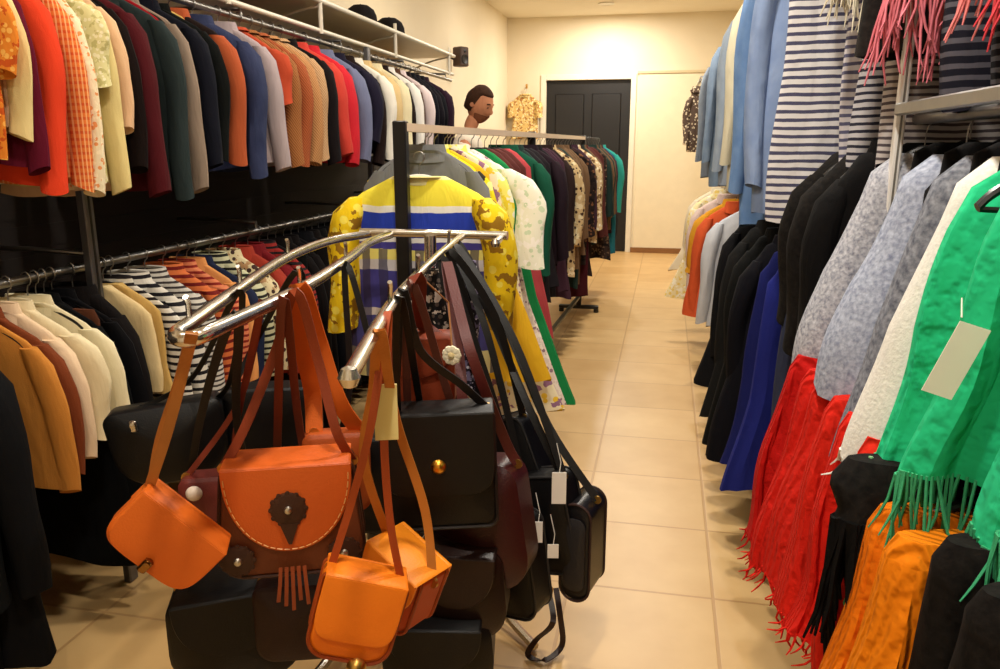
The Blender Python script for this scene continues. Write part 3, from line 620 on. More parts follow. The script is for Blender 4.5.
for y, lab, c in ((1.12, 'orange pleated skirt, farther of the two orange ones', (244, 124, 14)), (1.04, 'bright orange pleated skirt, nearer of the two orange ones', (246, 136, 16))):
    G('skirt', (SX, y, SZ-.04), lab, mat('pleat', c), hl=hl, hg=hg, group='orange pleated skirts', L=.46, hw=.17, flare=1.3, ht=.045, pinch=1., fringe=60, fL=.05)
for y, lab in ((.95, 'black fringed skirt next to the orange skirts'), (.84, 'black fringed skirt under the green ponchos at the right edge')):
    G('skirt', (SX+.02, y, SZ), lab, fur, hl=hl, hg=hg, L=.30, hw=.16, flare=1.0, ht=.05, fringe=99, fL=.22, group='black fringed skirts', fm=p_(13, 12, 12))
cd = [(.325, 1.20, .94), (.318, 1.19, .86), (.322, 1.18, .78), (.315, 1.18, .70), (.32, 1.175, .60), (.316, 1.17, .50)]
k = thing('loose_cord', 'pale green knotted cord trailing down from the emerald poncho over the orange skirts', 'cord', cd[0])
inv = k.matrix_world.inverted(); MB().tube([inv @ Vector(p) for p in smoothpath(cd, 5)], .0035, 6).build('cord', p_(150, 200, 150), k)
q = inv @ Vector(cd[3]); MB().lathe([(.001, .014), (.009, .008), (.011, 0), (.008, -.009), (.001, -.014)], 10, 'z', tuple(q)).build('knot', p_(90, 170, 100), k)

# ------------------------------------------------------------------ racks and rails
def wallrail(label, x, z, y0, y1, wx, n, name='clothes_rail', posts=None):
    """round rail along the wall on brackets"""
    r = thing(name, label, 'clothes rail', (x, y0, z))
    MB().tube([(0, 0, 0), (0, (y1-y0)/2, 0), (0, y1-y0, 0)], .0125, 12).build('rail', STEEL, r)
    for i in range(n):
        y = (y1-y0)*(i+.15)/(n-.7); m = MB(); d = wx-x
        m.tube([(0, y, .0), (0, y, .035), (d*.5, y, .045), (d, y, .045)], .008, 8); m.box((d-(.012 if d > 0 else 0), y-.02, .0), (d+(.0 if d > 0 else .012), y+.02, .09), .002)
        m.build('bracket', STEEL, r)
    return r
wallrail('long steel rail carrying the upper clothes along the left wall', LX, LZ, .9, 6.3, XL, 6)
wallrail('long steel rail carrying the lower clothes along the left wall', LX, MZ, .9, 6.3, XL, 6)
wallrail('long steel rail carrying the denim and striped shirts on the right', RX, 2.22, .7, 8.1, XR, 6)
wallrail('steel rail carrying the black coats low on the right wall', .43, 1.14, 2.36, 6.4, XR, 4)
wallrail('steel rail carrying the red and orange skirts low on the right', SX, SZ, .55, 2.1, XR, 2)
wallrail('thick steel rail with the green ponchos on the near right', NX, NZ, .5, 2.45, XR, 2)
wallrail('short steel rail for two blouses at the far right', .28, 2.02, 8.2, 9.1, XR, 2)
# broad flat steel bar above the hangers on the right with its white upright
for y, x, lab in ((1.80, .465, 'white steel upright between the striped tops and the pink scarves'),):
    r = thing('upright_post', lab, 'post', (x, y, 0)); MB().box((-.009, -.012, 0), (.009, .012, 2.4), .003).build('post', mat('hard', (244, 242, 238), rough=.3), r)
    m = MB()
    m.box((-.002, -.0132, .3), (.002, -.0119, 2.3)); m.build('slot_strip', mat('hard', (120, 116, 108)), r)
r = thing('display_bar', 'flat grey steel bar running from the white upright to the right', 'bar', (.455, .55, 1.47))
MB().box((-.008, 0, -.012), (.008, 1.23, .012), .003).build('bar', mat('metal', (168, 168, 166), rough=.3), r)
m = MB()
for y in (.15, .62, 1.1): m.box((.008, y-.01, -.010), (XR-.475, y+.01, .012), .003)
m.build('arm', STEEL, r)
# left shelf: two boards edges of white tube with brackets, over the upper rail
r = thing('wall_shelf', 'cream wire edged shelf above the upper clothes on the left wall', 'shelf', (XL, .9, 2.07))
MB().box((.0, 0, 0), (.42, 5.4, .022), .004).build('board', mat('hard', (226, 204, 160)), r)
m = MB(); m.tube([(.43, 0, .012), (.43, 2.7, .012), (.43, 5.4, .012)], .013, 10); m.build('edge_rail', WHITEPAINT, r)
m = MB(); m.tube([(.42, 0, -.125), (.42, 2.7, -.125), (.42, 5.4, -.125)], .011, 10); m.build('lower_rail', WHITEPAINT, r)
for y in (.2, 1.35, 2.05, 2.9, 4.0, 5.25):
    m = MB(); m.tube([(.43, y, .06), (.43, y, -.14)], .011, 8); m.tube(smoothpath([(.43, y, -.01), (.25, y, -.05), (.0, y, -.16)], 4), .007, 6); m.build('bracket', WHITEPAINT, r)
for y, lab in ((2.02, 'grey steel upright between the left rails below the red shirt'), (4.35, 'grey steel upright farther along the left rails')):
    r = thing('upright_post', lab, 'post', (LX+.05, y, 0)); MB().box((-.014, -.02, 0), (.014, .02, 1.93), .004).build('post', mat('metal', (120, 120, 124), rough=.35), r)
    m = MB()
    m.box((.0139, -.004, .2), (.0152, .004, 1.85)); m.build('slot_strip', BLACK, r)
# middle clothes rack
r = thing('clothes_rack', 'free standing black and pale clothes rack down the middle of the shop', 'clothes rack', (0, 0, 0))
a, b = Vector((mx(2.45), 2.45, 1.455)), Vector((mx(6.6), 6.6, 1.455))
m = MB(); m.ribbon([a, a.lerp(b, .5), b], .045, .026, (1, 0, 0)); m.build('top_bar', mat('hard', (222, 196, 168), rough=.3), r)
for p, nm in ((a, 'post'), (a.lerp(b, .5), 'post'), (b, 'post')):
    m = MB(); m.box((p.x-.022, p.y-.018, .05), (p.x+.022, p.y+.018, 1.475), .004); m.build(nm, BLACK, r)
    m = MB(); m.box((p.x-.17, p.y-.025, .03), (p.x+.17, p.y+.025, .06), .006)
    for s in (-1, 1): m.lathe([(.001, 0), (.022, 0), (.022, .03), (.001, .03)], 12, 'z', (p.x+s*.15, p.y, 0))
    m.build('foot', BLACK, r)
m = MB(); m.ribbon([a+Vector((0, 0, -1.32)), b+Vector((0, 0, -1.32))], .03, .02, (1, 0, 0)); m.build('lower_bar', BLACK, r)
# bag rack: two hairpin loops of chrome tube on a cross bar
ZA = 1.13
br = thing('bag_rack', 'chrome bag rack with looped arms at the front of the middle rack', 'bag rack', (-.70, 2.0, 0))
M0 = br.matrix_world.inverted()
loc = lambda pts: [M0 @ Vector(p) for p in pts]
loopL = [(-.90, 2.31, ZA), (-.945, 2.12, ZA), (-.91, 1.78, ZA), (-.80, 1.36, ZA), (-.715, 1.06, ZA), (-.70, 1.00, ZA-.004), (-.672, .99, ZA-.006), (-.655, 1.04, ZA), (-.68, 1.37, ZA), (-.745, 1.75, ZA), (-.82, 2.10, ZA), (-.83, 2.31, ZA)]
armC = [(-.60, 2.31, ZA), (-.575, 2.06, ZA), (-.51, 1.58, ZA), (-.455, 1.25, ZA), (-.37, .88, ZA), (-.352, .82, ZA+.006)]
armD = [(-.48, 2.31, ZA), (-.475, 2.25, ZA-.002), (-.472, 2.19, ZA-.004)]
MB().tube(loc(smoothpath(loopL, 6)), .0125, 10).build('loop_arm', CHROME, br)
for q in (armC, armD):
    m = MB(); m.tube(loc(smoothpath(q, 6)), .0105, 10); e = loc([q[-1]])[0]; m.build('straight_arm', CHROME, br)
    MB().lathe([(.001, -.014), (.009, -.011), (.014, 0), (.009, .011), (.001, .014)], 12, 'z', e).build('end_ball', CHROME, br)
MB().tube(loc([(-.93, 2.31, ZA+.004), (-.7, 2.32, ZA+.004), (-.46, 2.31, ZA+.004)]), .0135, 10).build('cross_bar', CHROME, br)
MB().tube(loc([(-.70, 2.30, .03), (-.70, 2.30, .6), (-.70, 2.30, ZA)]), .019, 12).build('post', CHROME, br)
for px, py in ((-.90, 1.35), (-.30, 1.92), (-.45, 2.75), (-.98, 2.75)):
    MB().tube(loc(smoothpath([(-.70, 2.30, .16), ((-.70*2+px)/3, (2.30*2+py)/3, .12), ((-.70+px*2)/3, (2.30+py*2)/3, .05), (px, py, .016)], 5)), .013, 8).build('leg', CHROME, br)
for lp, idx in ((loopL, (2, 3, 4, 8, 9)), (armC, (1, 2, 3))):
    for i in idx:
        p = Vector(lp[i]); m = MB(); m.tube(loc([p+Vector((0, 0, .008)), p+Vector((.004, -.006, .035)), p+Vector((.006, -.014, .045))]), .0045, 6)
        m.build('prong', CHROME, br)
# ------------------------------------------------------------------ bags
def outline(w, h, rt, rb, taper=0., n=7):
    """rounded outline, width w at the top tapering to w*(1-taper) ... in x-z, centred"""
    pts = []
    for (cx, cz, r, a0) in ((w/2-rt, h/2-rt, rt, 0), (-w/2+rt, h/2-rt, rt, PI/2), (-w/2+rb, -h/2+rb, rb, PI), (w/2-rb, -h/2+rb, rb, 1.5*PI)):
        for k in range(n+1):
            a = a0+PI/2*k/n; pts.append((cx+r*math.cos(a), cz+r*math.sin(a)))
    return [(x*(1-taper*(.5+z/h)), z) for x, z in pts]
def flap_outline(w, h, power=2.0, n=28):
    pts = [(w/2, 0)]; pts = [(-w/2, 0)]
    for k in range(n+1):
        a = PI+PI*k/n; c, s = math.cos(a), math.sin(a)
        pts.append((w/2*math.copysign(abs(c)**(2/power), c), -.012-(h-.012)*abs(s)**(2/power)))
    pts.append((w/2, 0)); return pts
def pillow(pts, y0, y1, bul0, bul1, r=.006, c=None, m=None):
    """closed solid between y0 (front) and y1 (back) over an outline, faces bulged out"""
    m = m or MB(); n = len(pts); cx = sum(p[0] for p in pts)/n; cz = sum(p[1] for p in pts)/n
    if c: cx, cz = c
    def ring(k, y): return [(cx+(x-cx)*k, y, cz+(z-cz)*k) for x, z in pts]
    mx_ = max(abs(p[0]-cx) for p in pts); e = max(0, 1-r/mx_)
    rows = [ring(.02, y0-bul0), ring(.35, y0-bul0*.9), ring(.7, y0-bul0*.5), ring(e*.985, y0-bul0*.04), ring(e, y0), ring(1, y0+r), ring(1, y1-r), ring(e, y1), ring(.7, y1+bul1*.5), ring(.35, y1+bul1*.9), ring(.02, y1+bul1)]
    return m.rings(rows, True, True)
def lth(a, b=None, rough=None): return mat('leather', a, b or tuple(int(v*.72) for v in a), rough=rough)
def bag(label, c, w, h, d, m, yaw=20., tilt=0., lean=0., rt=.015, rb=.03, taper=0., flap=None, fm=None, clasp=None, straps=(), sw=.014, sm=None, piping=None, bulge=.012, group='leather bags on the chrome bag rack', name='handbag', cat='bag', stitch=None):
    R = (Matrix.Rotation(math.radians(yaw), 4, 'Z') @ Matrix.Rotation(math.radians(tilt), 4, 'Y') @ Matrix.Rotation(math.radians(lean), 4, 'X'))
    o = thing(name, label, cat, c, R, group); inv = o.matrix_world.inverted()
    out = outline(w, h, rt, rb, taper)
    pillow(out, -d/2, d/2, bulge, bulge).build('body', m, o)
    if piping:
        for y in (-d/2, d/2):
            q = [(x, y, z) for x, z in out]; MB().tube(q+[q[0]], .0035, 6, False).build('piping', piping, o)
    if flap:
        fw, fh, pw = flap; fp = [(x, z+h/2+.004) for x, z in flap_outline(fw, fh, pw)]
        yf = -d/2-bulge-.004
        f = pillow(fp, yf-.003, yf+.004, .003, 0, .002)
        f.box((-fw/2, yf-.002, h/2), (fw/2, d/2+.003, h/2+.007), .003)      # the flap folds over the top of the bag
        f.box((-fw/2, d/2+.0, h/2-.05), (fw/2, d/2+.004+bulge*.5, h/2+.006), .002)
        fo = f.build('flap', fm or m, o)
        if stitch:
            e = [(x*.95, yf-.0065, h/2+(z-h/2)*.95-.002) for x, z in fp[1:-1]]; s = MB()
            for a_, b_ in zip(e[::1], e[1:]): s.tube([Vector(a_).lerp(Vector(b_), .15), Vector(a_).lerp(Vector(b_), .85)], .0011, 4)
            s.build('stitching', stitch, fo)
    else: yf = -d/2-bulge
    if clasp:
        kind, cx, cz, cm = clasp
        k = MB()
        if kind == 'tab':
            k.box((cx-.008, yf-.016, cz-.014), (cx+.008, yf-.004, cz+.014), .003); k.lathe([(.001, .004), (.006, .003), (.006, 0), (.001, 0)], 10, 'y', (cx, yf-.016, cz+.004))
        else: k.lathe([(.001, .014), (.008, .013), (.013, .008), (.016, .003), (.017, 0), (.001, 0)], 18, 'y', (cx, yf-.002, cz))
        k.build('clasp', cm, o)
    for s in straps:
        pts = [inv @ Vector(p) if len(p) == 3 else Vector((p[0], 0, p[1])) for p in s]
        st = MB().ribbon(smoothpath(pts, 7), sw, .004, inv.to_3x3() @ Vector((.97, .25, 0))).build('strap', sm or m, o)
        for q in (pts[0], pts[-1]):
            MB().lathe([(.008, -.003), (.011, -.003), (.011, .003), (.008, .003)], 12, 'y', (q.x, q.y, q.z)).build('strap_ring', BRASS, o)
    return o, yf, R
BRASS = mat('metal', (206, 164, 84), rough=.25); NICKEL = mat('metal', (196, 190, 178), rough=.2)
TAN, COG, BRN, DRK, BURG = (210, 108, 36), (196, 92, 34), (112, 58, 30), (15, 12, 12), (62, 18, 18)
top = lambda px, py, Z=ZA+.012: tuple(atZ(px, py, Z))
def wp(px, py, Y): return tuple(atY(px, py, Y))
# 1 tan crossbody at the left, hung askew from the end of the left loop
bag('small tan crossbody bag hanging tilted at the left of the bag rack', atY(165, 538, 1.10), .178, .115, .045, lth((226, 112, 36), (206, 92, 24)), yaw=24, tilt=47, rt=.012, rb=.035, flap=(.178, .108, 5), fm=lth((228, 114, 36), (210, 96, 26)),
    clasp=('tab', .0, -.034, mat('metal', (150, 110, 60))), sw=.017, sm=lth((206, 132, 62)), straps=[[(-.082, .054), wp(168, 430, 1.07), wp(183, 372, 1.04), top(192, 333), wp(178, 385, 1.10), wp(160, 440, 1.14), tuple(atY(152, 486, 1.15))]])
# 2 saddle bag with three tooled rosettes
o, yf, R = bag('brown saddle bag with half round orange flap and three tooled rosettes', atY(292, 512, 1.28), .285, .225, .07, lth((124, 64, 34), (92, 44, 24)), yaw=22, rt=.02, rb=.06, taper=.16, flap=(.236, .17, 2.1), fm=lth((214, 102, 36), (190, 80, 26)), piping=lth((70, 36, 22)), bulge=.014,
    sw=.018, sm=lth((150, 62, 30)), stitch=mat('hard', (228, 170, 100)),
    straps=[[(-.12, .10), wp(246, 425, 1.26), wp(276, 350, 1.3), top(296, 292), wp(318, 360, 1.32), wp(336, 430, 1.3), (.12, .10)]])
for (cx, cz, yy, rr, cm) in ((0, .035, yf-.006, .033, lth((70, 40, 26))), (-.098, -.066, -.052, .030, lth((64, 36, 24))), (.098, -.066, -.052, .030, lth((64, 36, 24)))):
    m = MB(); m.lathe([(.001, .006), (rr*.3, .006), (rr*.5, .003), (rr*.8, .005), (rr, .002), (rr, -.002), (.001, -.002)], 24, 'y', (cx, yy, cz))
    for k in range(12):
        a = 2*PI*k/12; m.lathe([(.001, .004), (.005, .003), (.005, 0), (.001, 0)], 8, 'y', (cx+rr*.95*math.cos(a), yy, cz+rr*.95*math.sin(a)))
    if cx == 0: m.rings([[(x, yy+.001, z) for x, z in ((-.017, cz-.028), (.017, cz-.028), (.003, cz-.07), (-.003, cz-.07))], [(x, yy-.005, z) for x, z in ((-.017, cz-.028), (.017, cz-.028), (.003, cz-.07), (-.003, cz-.07))]])
    q = m.build('rosette', cm, o)
    MB().lathe([(.001, .012), (.006, .010), (.008, .006), (.001, .005)], 14, 'y', (cx, yy, cz)).build('stud', NICKEL, q)
m = MB()
for k in range(5): m.ribbon([(-.022+.011*k, yf-.004, -.085), (-.024+.012*k, yf-.012, -.115), (-.03+.014*k, yf-.008, -.155-.01*(k % 3))], .007, .002)
m.build('tassel', lth((150, 70, 36)), o)
# 3 orange box bag, low
bag('orange box bag tilted low at the front of the bag rack', atY(356, 612, 1.12), .14, .15, .055, lth((244, 130, 26), (230, 110, 18)), yaw=20, tilt=17, lean=-4, rt=.012, rb=.035, taper=-.04, flap=(.14, .112, 6), fm=lth((246, 136, 30), (234, 116, 20)), piping=lth((176, 74, 20)),
    clasp=('stud', .02, -.072, BRASS), sw=.013, sm=lth((190, 82, 34)), straps=[[(-.062, .07), wp(352, 500, 1.12), wp(372, 420, 1.1), top(388, 312), wp(384, 430, 1.14), wp(390, 520, 1.15), (.062, .07)]])
# 4 yellow orange satchel behind it, seen from a corner
bag('yellow orange satchel with long tan strap behind the orange box bag', atY(401, 582, 1.27), .135, .15, .07, lth((196, 78, 22), (170, 60, 18)), yaw=-26, tilt=22, rt=.012, rb=.035, flap=(.135, .085, 3), fm=lth((246, 150, 36), (236, 134, 26)), piping=lth((170, 70, 20)),
    sw=.016, sm=lth((212, 130, 50)), straps=[[(-.064, .07), wp(364, 460, 1.2), wp(373, 390, 1.15), top(380, 330), wp(396, 420, 1.2), wp(425, 510, 1.25), (.066, .06)]])
# 5 black bag with a gold clasp
bag('black flap bag with gold turn clasp hanging at the right of the bag rack', atY(440, 466, 1.42), .225, .245, .06, lth(DRK, (9, 8, 8)), yaw=14, tilt=-2, rt=.012, rb=.02, flap=(.225, .17, 6), piping=lth((36, 30, 28)),
    clasp=('stud', 0, .02, mat('metal', (222, 160, 60), rough=.2)), sw=.016, sm=lth((22, 15, 14)), straps=[[(-.10, .12), wp(396, 380, 1.38), top(402, 290), wp(420, 350, 1.38), wp(462, 385, 1.42), (.10, .12)]])
# 6 burgundy shoulder bag
bag('burgundy brown slouchy shoulder bag behind the black flap bag', atY(482, 520, 1.58), .24, .30, .09, lth(BURG, (50, 20, 20), .36), yaw=-8, tilt=-6, rt=.05, rb=.09, taper=.12, bulge=.045, sw=.022, sm=lth((96, 34, 30)), straps=[[(-.1, .14), wp(462, 400, 1.5), top(446, 262), wp(470, 350, 1.5), wp(505, 440, 1.56), (.1, .14)]])
bag('dark brown ribbed bag hanging low below the burgundy one', atY(462, 585, 1.52), .22, .22, .09, lth((40, 20, 15), (24, 12, 10), .36), yaw=5, rt=.04, rb=.08, taper=.14, bulge=.035, flap=(.17, .12, 2.2), sw=.016, sm=lth((90, 42, 30)), straps=[[(-.1, .1), wp(408, 420, 1.45), top(410, 282), wp(450, 400, 1.48), wp(486, 500, 1.5), (.1, .1)]])
bag('black soft bag at the bottom, nearly touching the floor below the black flap bag', atY(440, 642, 1.50), .26, .19, .11, lth((12, 11, 11), (7, 6, 7)), yaw=10, rt=.05, rb=.08, taper=.10, bulge=.045, flap=(.2, .10, 2.2), sw=.014, straps=[[(-.1, .09), wp(400, 520, 1.5), top(398, 296), wp(430, 450, 1.52), (.1, .09)]])
# 7 black bags with long straps, aisle side
for i, (px, py, Y, w, h, tilt, tx, ty, lab) in enumerate(((520, 470, 1.95, .17, .30, -24, 449, 250, 'black narrow bag with long wide strap leaning toward the aisle'), (552, 520, 1.85, .15, .26, -14, 455, 245, 'black shoulder bag with white lining showing beside the aisle'),
        (505, 560, 1.74, .20, .26, -8, 442, 257, 'black leather hobo bag between the burgundy bag and the aisle'))):
    q = top(tx, ty)
    bag(lab, atY(px, py, Y), w, h, .08, lth((13, 12, 13), (8, 7, 8)), yaw=-20, tilt=tilt, rt=.03, rb=.04, bulge=.02, sw=.019, sm=lth((16, 15, 16)), piping=lth((44, 42, 42)),
        straps=[[(-w*.42, h*.46), tuple(Vector(q).lerp(atY(px-30, py-90, Y), .5)), q, tuple(Vector(q).lerp(atY(px+12, py-100, Y), .55)), (w*.42, h*.46)]], clasp=('stud', 0, .03, NICKEL) if i else None)
o, yf, R = bag('black round edged case bag hanging out furthest into the aisle', atY(583, 543, 1.86), .08, .27, .12, lth((26, 24, 26), (17, 15, 17), .3), yaw=-14, rt=.04, rb=.04, bulge=.006, sw=.02, sm=lth((16, 15, 15)), piping=lth((60, 40, 36)),
    straps=[[(-.035, .13), wp(530, 410, 1.9), wp(492, 320, 2.0), top(458, 243), wp(505, 325, 2.0), wp(548, 425, 1.9), (.035, .13)]])
pillow(outline(.06, .2, .025, .025), yf-.012, yf+.004, .004, 0).build('pocket', lth((44, 42, 44)), o)
# 8 black bags at the lower left, and behind
bag('black roomy bag low under the tan crossbody bag', atY(238, 622, 1.42), .30, .24, .12, lth((13, 11, 12), (8, 7, 8)), yaw=24, tilt=-4, rt=.05, rb=.10, taper=.12, bulge=.045, flap=(.22, .13, 2.4), sw=.016, straps=[[(-.11, .11), wp(196, 440, 1.38), top(236, 313), wp(238, 430, 1.4), (.09, .11)]])
bag('dark brown bucket bag low under the saddle bag', atY(298, 612, 1.40), .17, .18, .10, lth((48, 22, 16), (28, 13, 11)), yaw=18, rt=.02, rb=.04, bulge=.02, sw=.016, sm=lth((120, 52, 34)), straps=[[(-.07, .08), wp(276, 470, 1.40), top(283, 297), wp(300, 430, 1.42), (.07, .08)]])
bag('black rounded bag with a silver bar clasp behind the tan strap', atY(172, 440, 1.62), .26, .20, .07, lth((11, 11, 14), (7, 7, 8)), yaw=25, tilt=-6, rt=.03, rb=.09, taper=-.08, bulge=.03, sw=.012, clasp=('tab', -.06, .075, NICKEL), straps=[[(-.11, .08), wp(190, 380, 1.6), top(240, 290), wp(230, 380, 1.62), (.11, .08)]])
bag('wine red bag with a pale ring beside the tan crossbody bag', atY(214, 505, 1.40), .13, .15, .06, lth((118, 48, 40), (84, 30, 28)), yaw=24, rt=.02, rb=.04, sw=.012, sm=lth((150, 60, 40)), straps=[[(-.05, .07), wp(240, 400, 1.4), top(262, 300), wp(236, 430, 1.42), (.05, .07)]], clasp=('stud', -.03, .05, mat('hard', (232, 214, 196))))
bag('deep black bag hanging in the middle of the bag rack', atY(275, 425, 1.75), .24, .22, .08, lth((10, 10, 13), (7, 6, 8)), yaw=20, rt=.02, rb=.05, sw=.014, straps=[[(-.1, .1), wp(262, 330, 1.75), top(300, 270), wp(300, 350, 1.76), (.1, .1)]])
bag('black small bag between the saddle bag and the black flap bag', atY(372, 480, 1.62), .17, .24, .08, lth((12, 10, 10), (7, 6, 7)), yaw=16, rt=.02, rb=.04, sw=.014, straps=[[(-.07, .11), wp(350, 380, 1.62), top(346, 262), wp(380, 380, 1.62), (.07, .11)]])
bag('chestnut brown bag with a scalloped top above the black flap bag', atY(418, 372, 1.62), .17, .17, .06, lth((150, 66, 36), (110, 44, 26)), yaw=10, rt=.03, rb=.03, flap=(.17, .09, 2), sw=.03, sm=lth((126, 50, 30)), straps=[[(-.05, .08), wp(398, 310, 1.62), top(418, 278), wp(420, 320, 1.62), (.05, .08)]])
# the broad orange strap in front, with its own slim bag hidden behind the saddle bag
bag('slim cognac bag on a broad orange strap behind the saddle bag flap', atY(338, 470, 1.46), .14, .18, .05, lth((196, 88, 34)), yaw=20, rt=.02, rb=.03, sw=.036, sm=lth((218, 108, 36), (204, 92, 30)), straps=[[(-.045, .088), wp(312, 390, 1.46), wp(299, 330, 1.40), top(300, 287), wp(318, 340, 1.42), wp(338, 400, 1.44), (.05, .085)]])
# pale paper tag on the strap over the black flap bag
t = thing('price_tag', 'pale yellow paper tag on the tan strap beside the black flap bag', 'tag', wp(386, 412, 1.14), math.radians(18))
m = MB().box((-.019, -.002, -.048), (.019, 0, .048), .0006); m.build('card', mat('hard', (240, 222, 150)), t); MB().tube([(0, -.001, .045), (.003, -.006, .075), (.0, 0, .09)], .0012, 5).build('thread', mat('hard', (220, 200, 150)), t)
for (px, py, Y, w_, h_, lab) in ((538, 532, 1.80, .022, .055, 'narrow white paper tag hanging between the black bags'), (553, 551, 1.76, .026, .036, 'small white paper tag low on the black shoulder bag'), (559, 488, 1.80, .034, .08, 'large white paper tag by the straps of the case bag')):
    t = thing('price_tag', lab, 'tag', wp(px, py, Y-.12), math.radians(10), 'white paper tags on the black bags')
    MB().box((-w_/2, -.0015, -h_/2), (w_/2, 0, h_/2), .0005).build('card', mat('hard', (236, 234, 228)), t); MB().tube([(0, -.001, h_/2-.005), (.004, .01, h_/2+.02), (-.006, .03, h_/2+.06)], .0012, 5).build('thread', mat('hard', (200, 196, 186)), t)
# silk scarf in black and white tied over the right arms, and a pale shell charm
G('scarf', (-.545, 2.02, ZA), 'black and white printed scarf draped over the right arm of the bag rack', mat('floral', (38, 34, 44), (214, 208, 220), (120, 110, 140), s=2.2), L=.34, hw=.06, ht=.03, drop=-.06, name='silk_scarf', cat='scarf')
G('scarf', (-.56, 1.86, ZA), 'dark patterned scarf hanging beside the black and white one on the bag rack', mat('floral', (30, 28, 30), (90, 80, 74), (200, 190, 180), s=1.8), L=.44, hw=.06, ht=.03, drop=-.06, name='silk_scarf', cat='scarf')
c = thing('charm', 'pale cream rosette charm hanging above the black flap bag', 'bag charm', atY(452, 355, 1.5))
m = MB()
for k in range(9):
    a = 2*PI*k/9; m.lathe([(.001, .008), (.008, .006), (.0095, .002), (.001, 0)], 8, 'y', (.012*math.cos(a), 0, .012*math.sin(a)))
m.build('petals', p_(236, 226, 196), c); MB().lathe([(.001, .012), (.006, .010), (.008, .004), (.001, .002)], 12, 'y').build('centre', p_(222, 202, 150), c)
MB().tube([(0, 0, .02), (-.02, .05, .10), tuple(c.matrix_world.inverted() @ Vector(top(420, 276)))], .002, 5).build('cord', p_(160, 110, 70), c)
pts = [atY(548, 590, 1.95), atZ(553, 622, .16), atZ(536, 640, .06), atZ(528, 655, .012), atZ(545, 660, .012), atZ(562, 645, .03), atZ(560, 615, .14), atY(556, 588, 1.95)]
k = thing('belt', 'dark brown belt trailing to the tiles under the case bag', 'belt', pts[3]); inv = k.matrix_world.inverted()
MB().ribbon([inv @ p for p in smoothpath(pts, 6)], .016, .003).build('strap', lth((52, 28, 20)), k)
q = inv @ pts[0]; MB().lathe([(.010, -.004), (.015, -.004), (.015, .004), (.010, .004)], 14, 'y', tuple(q)).build('buckle', BRASS, k)

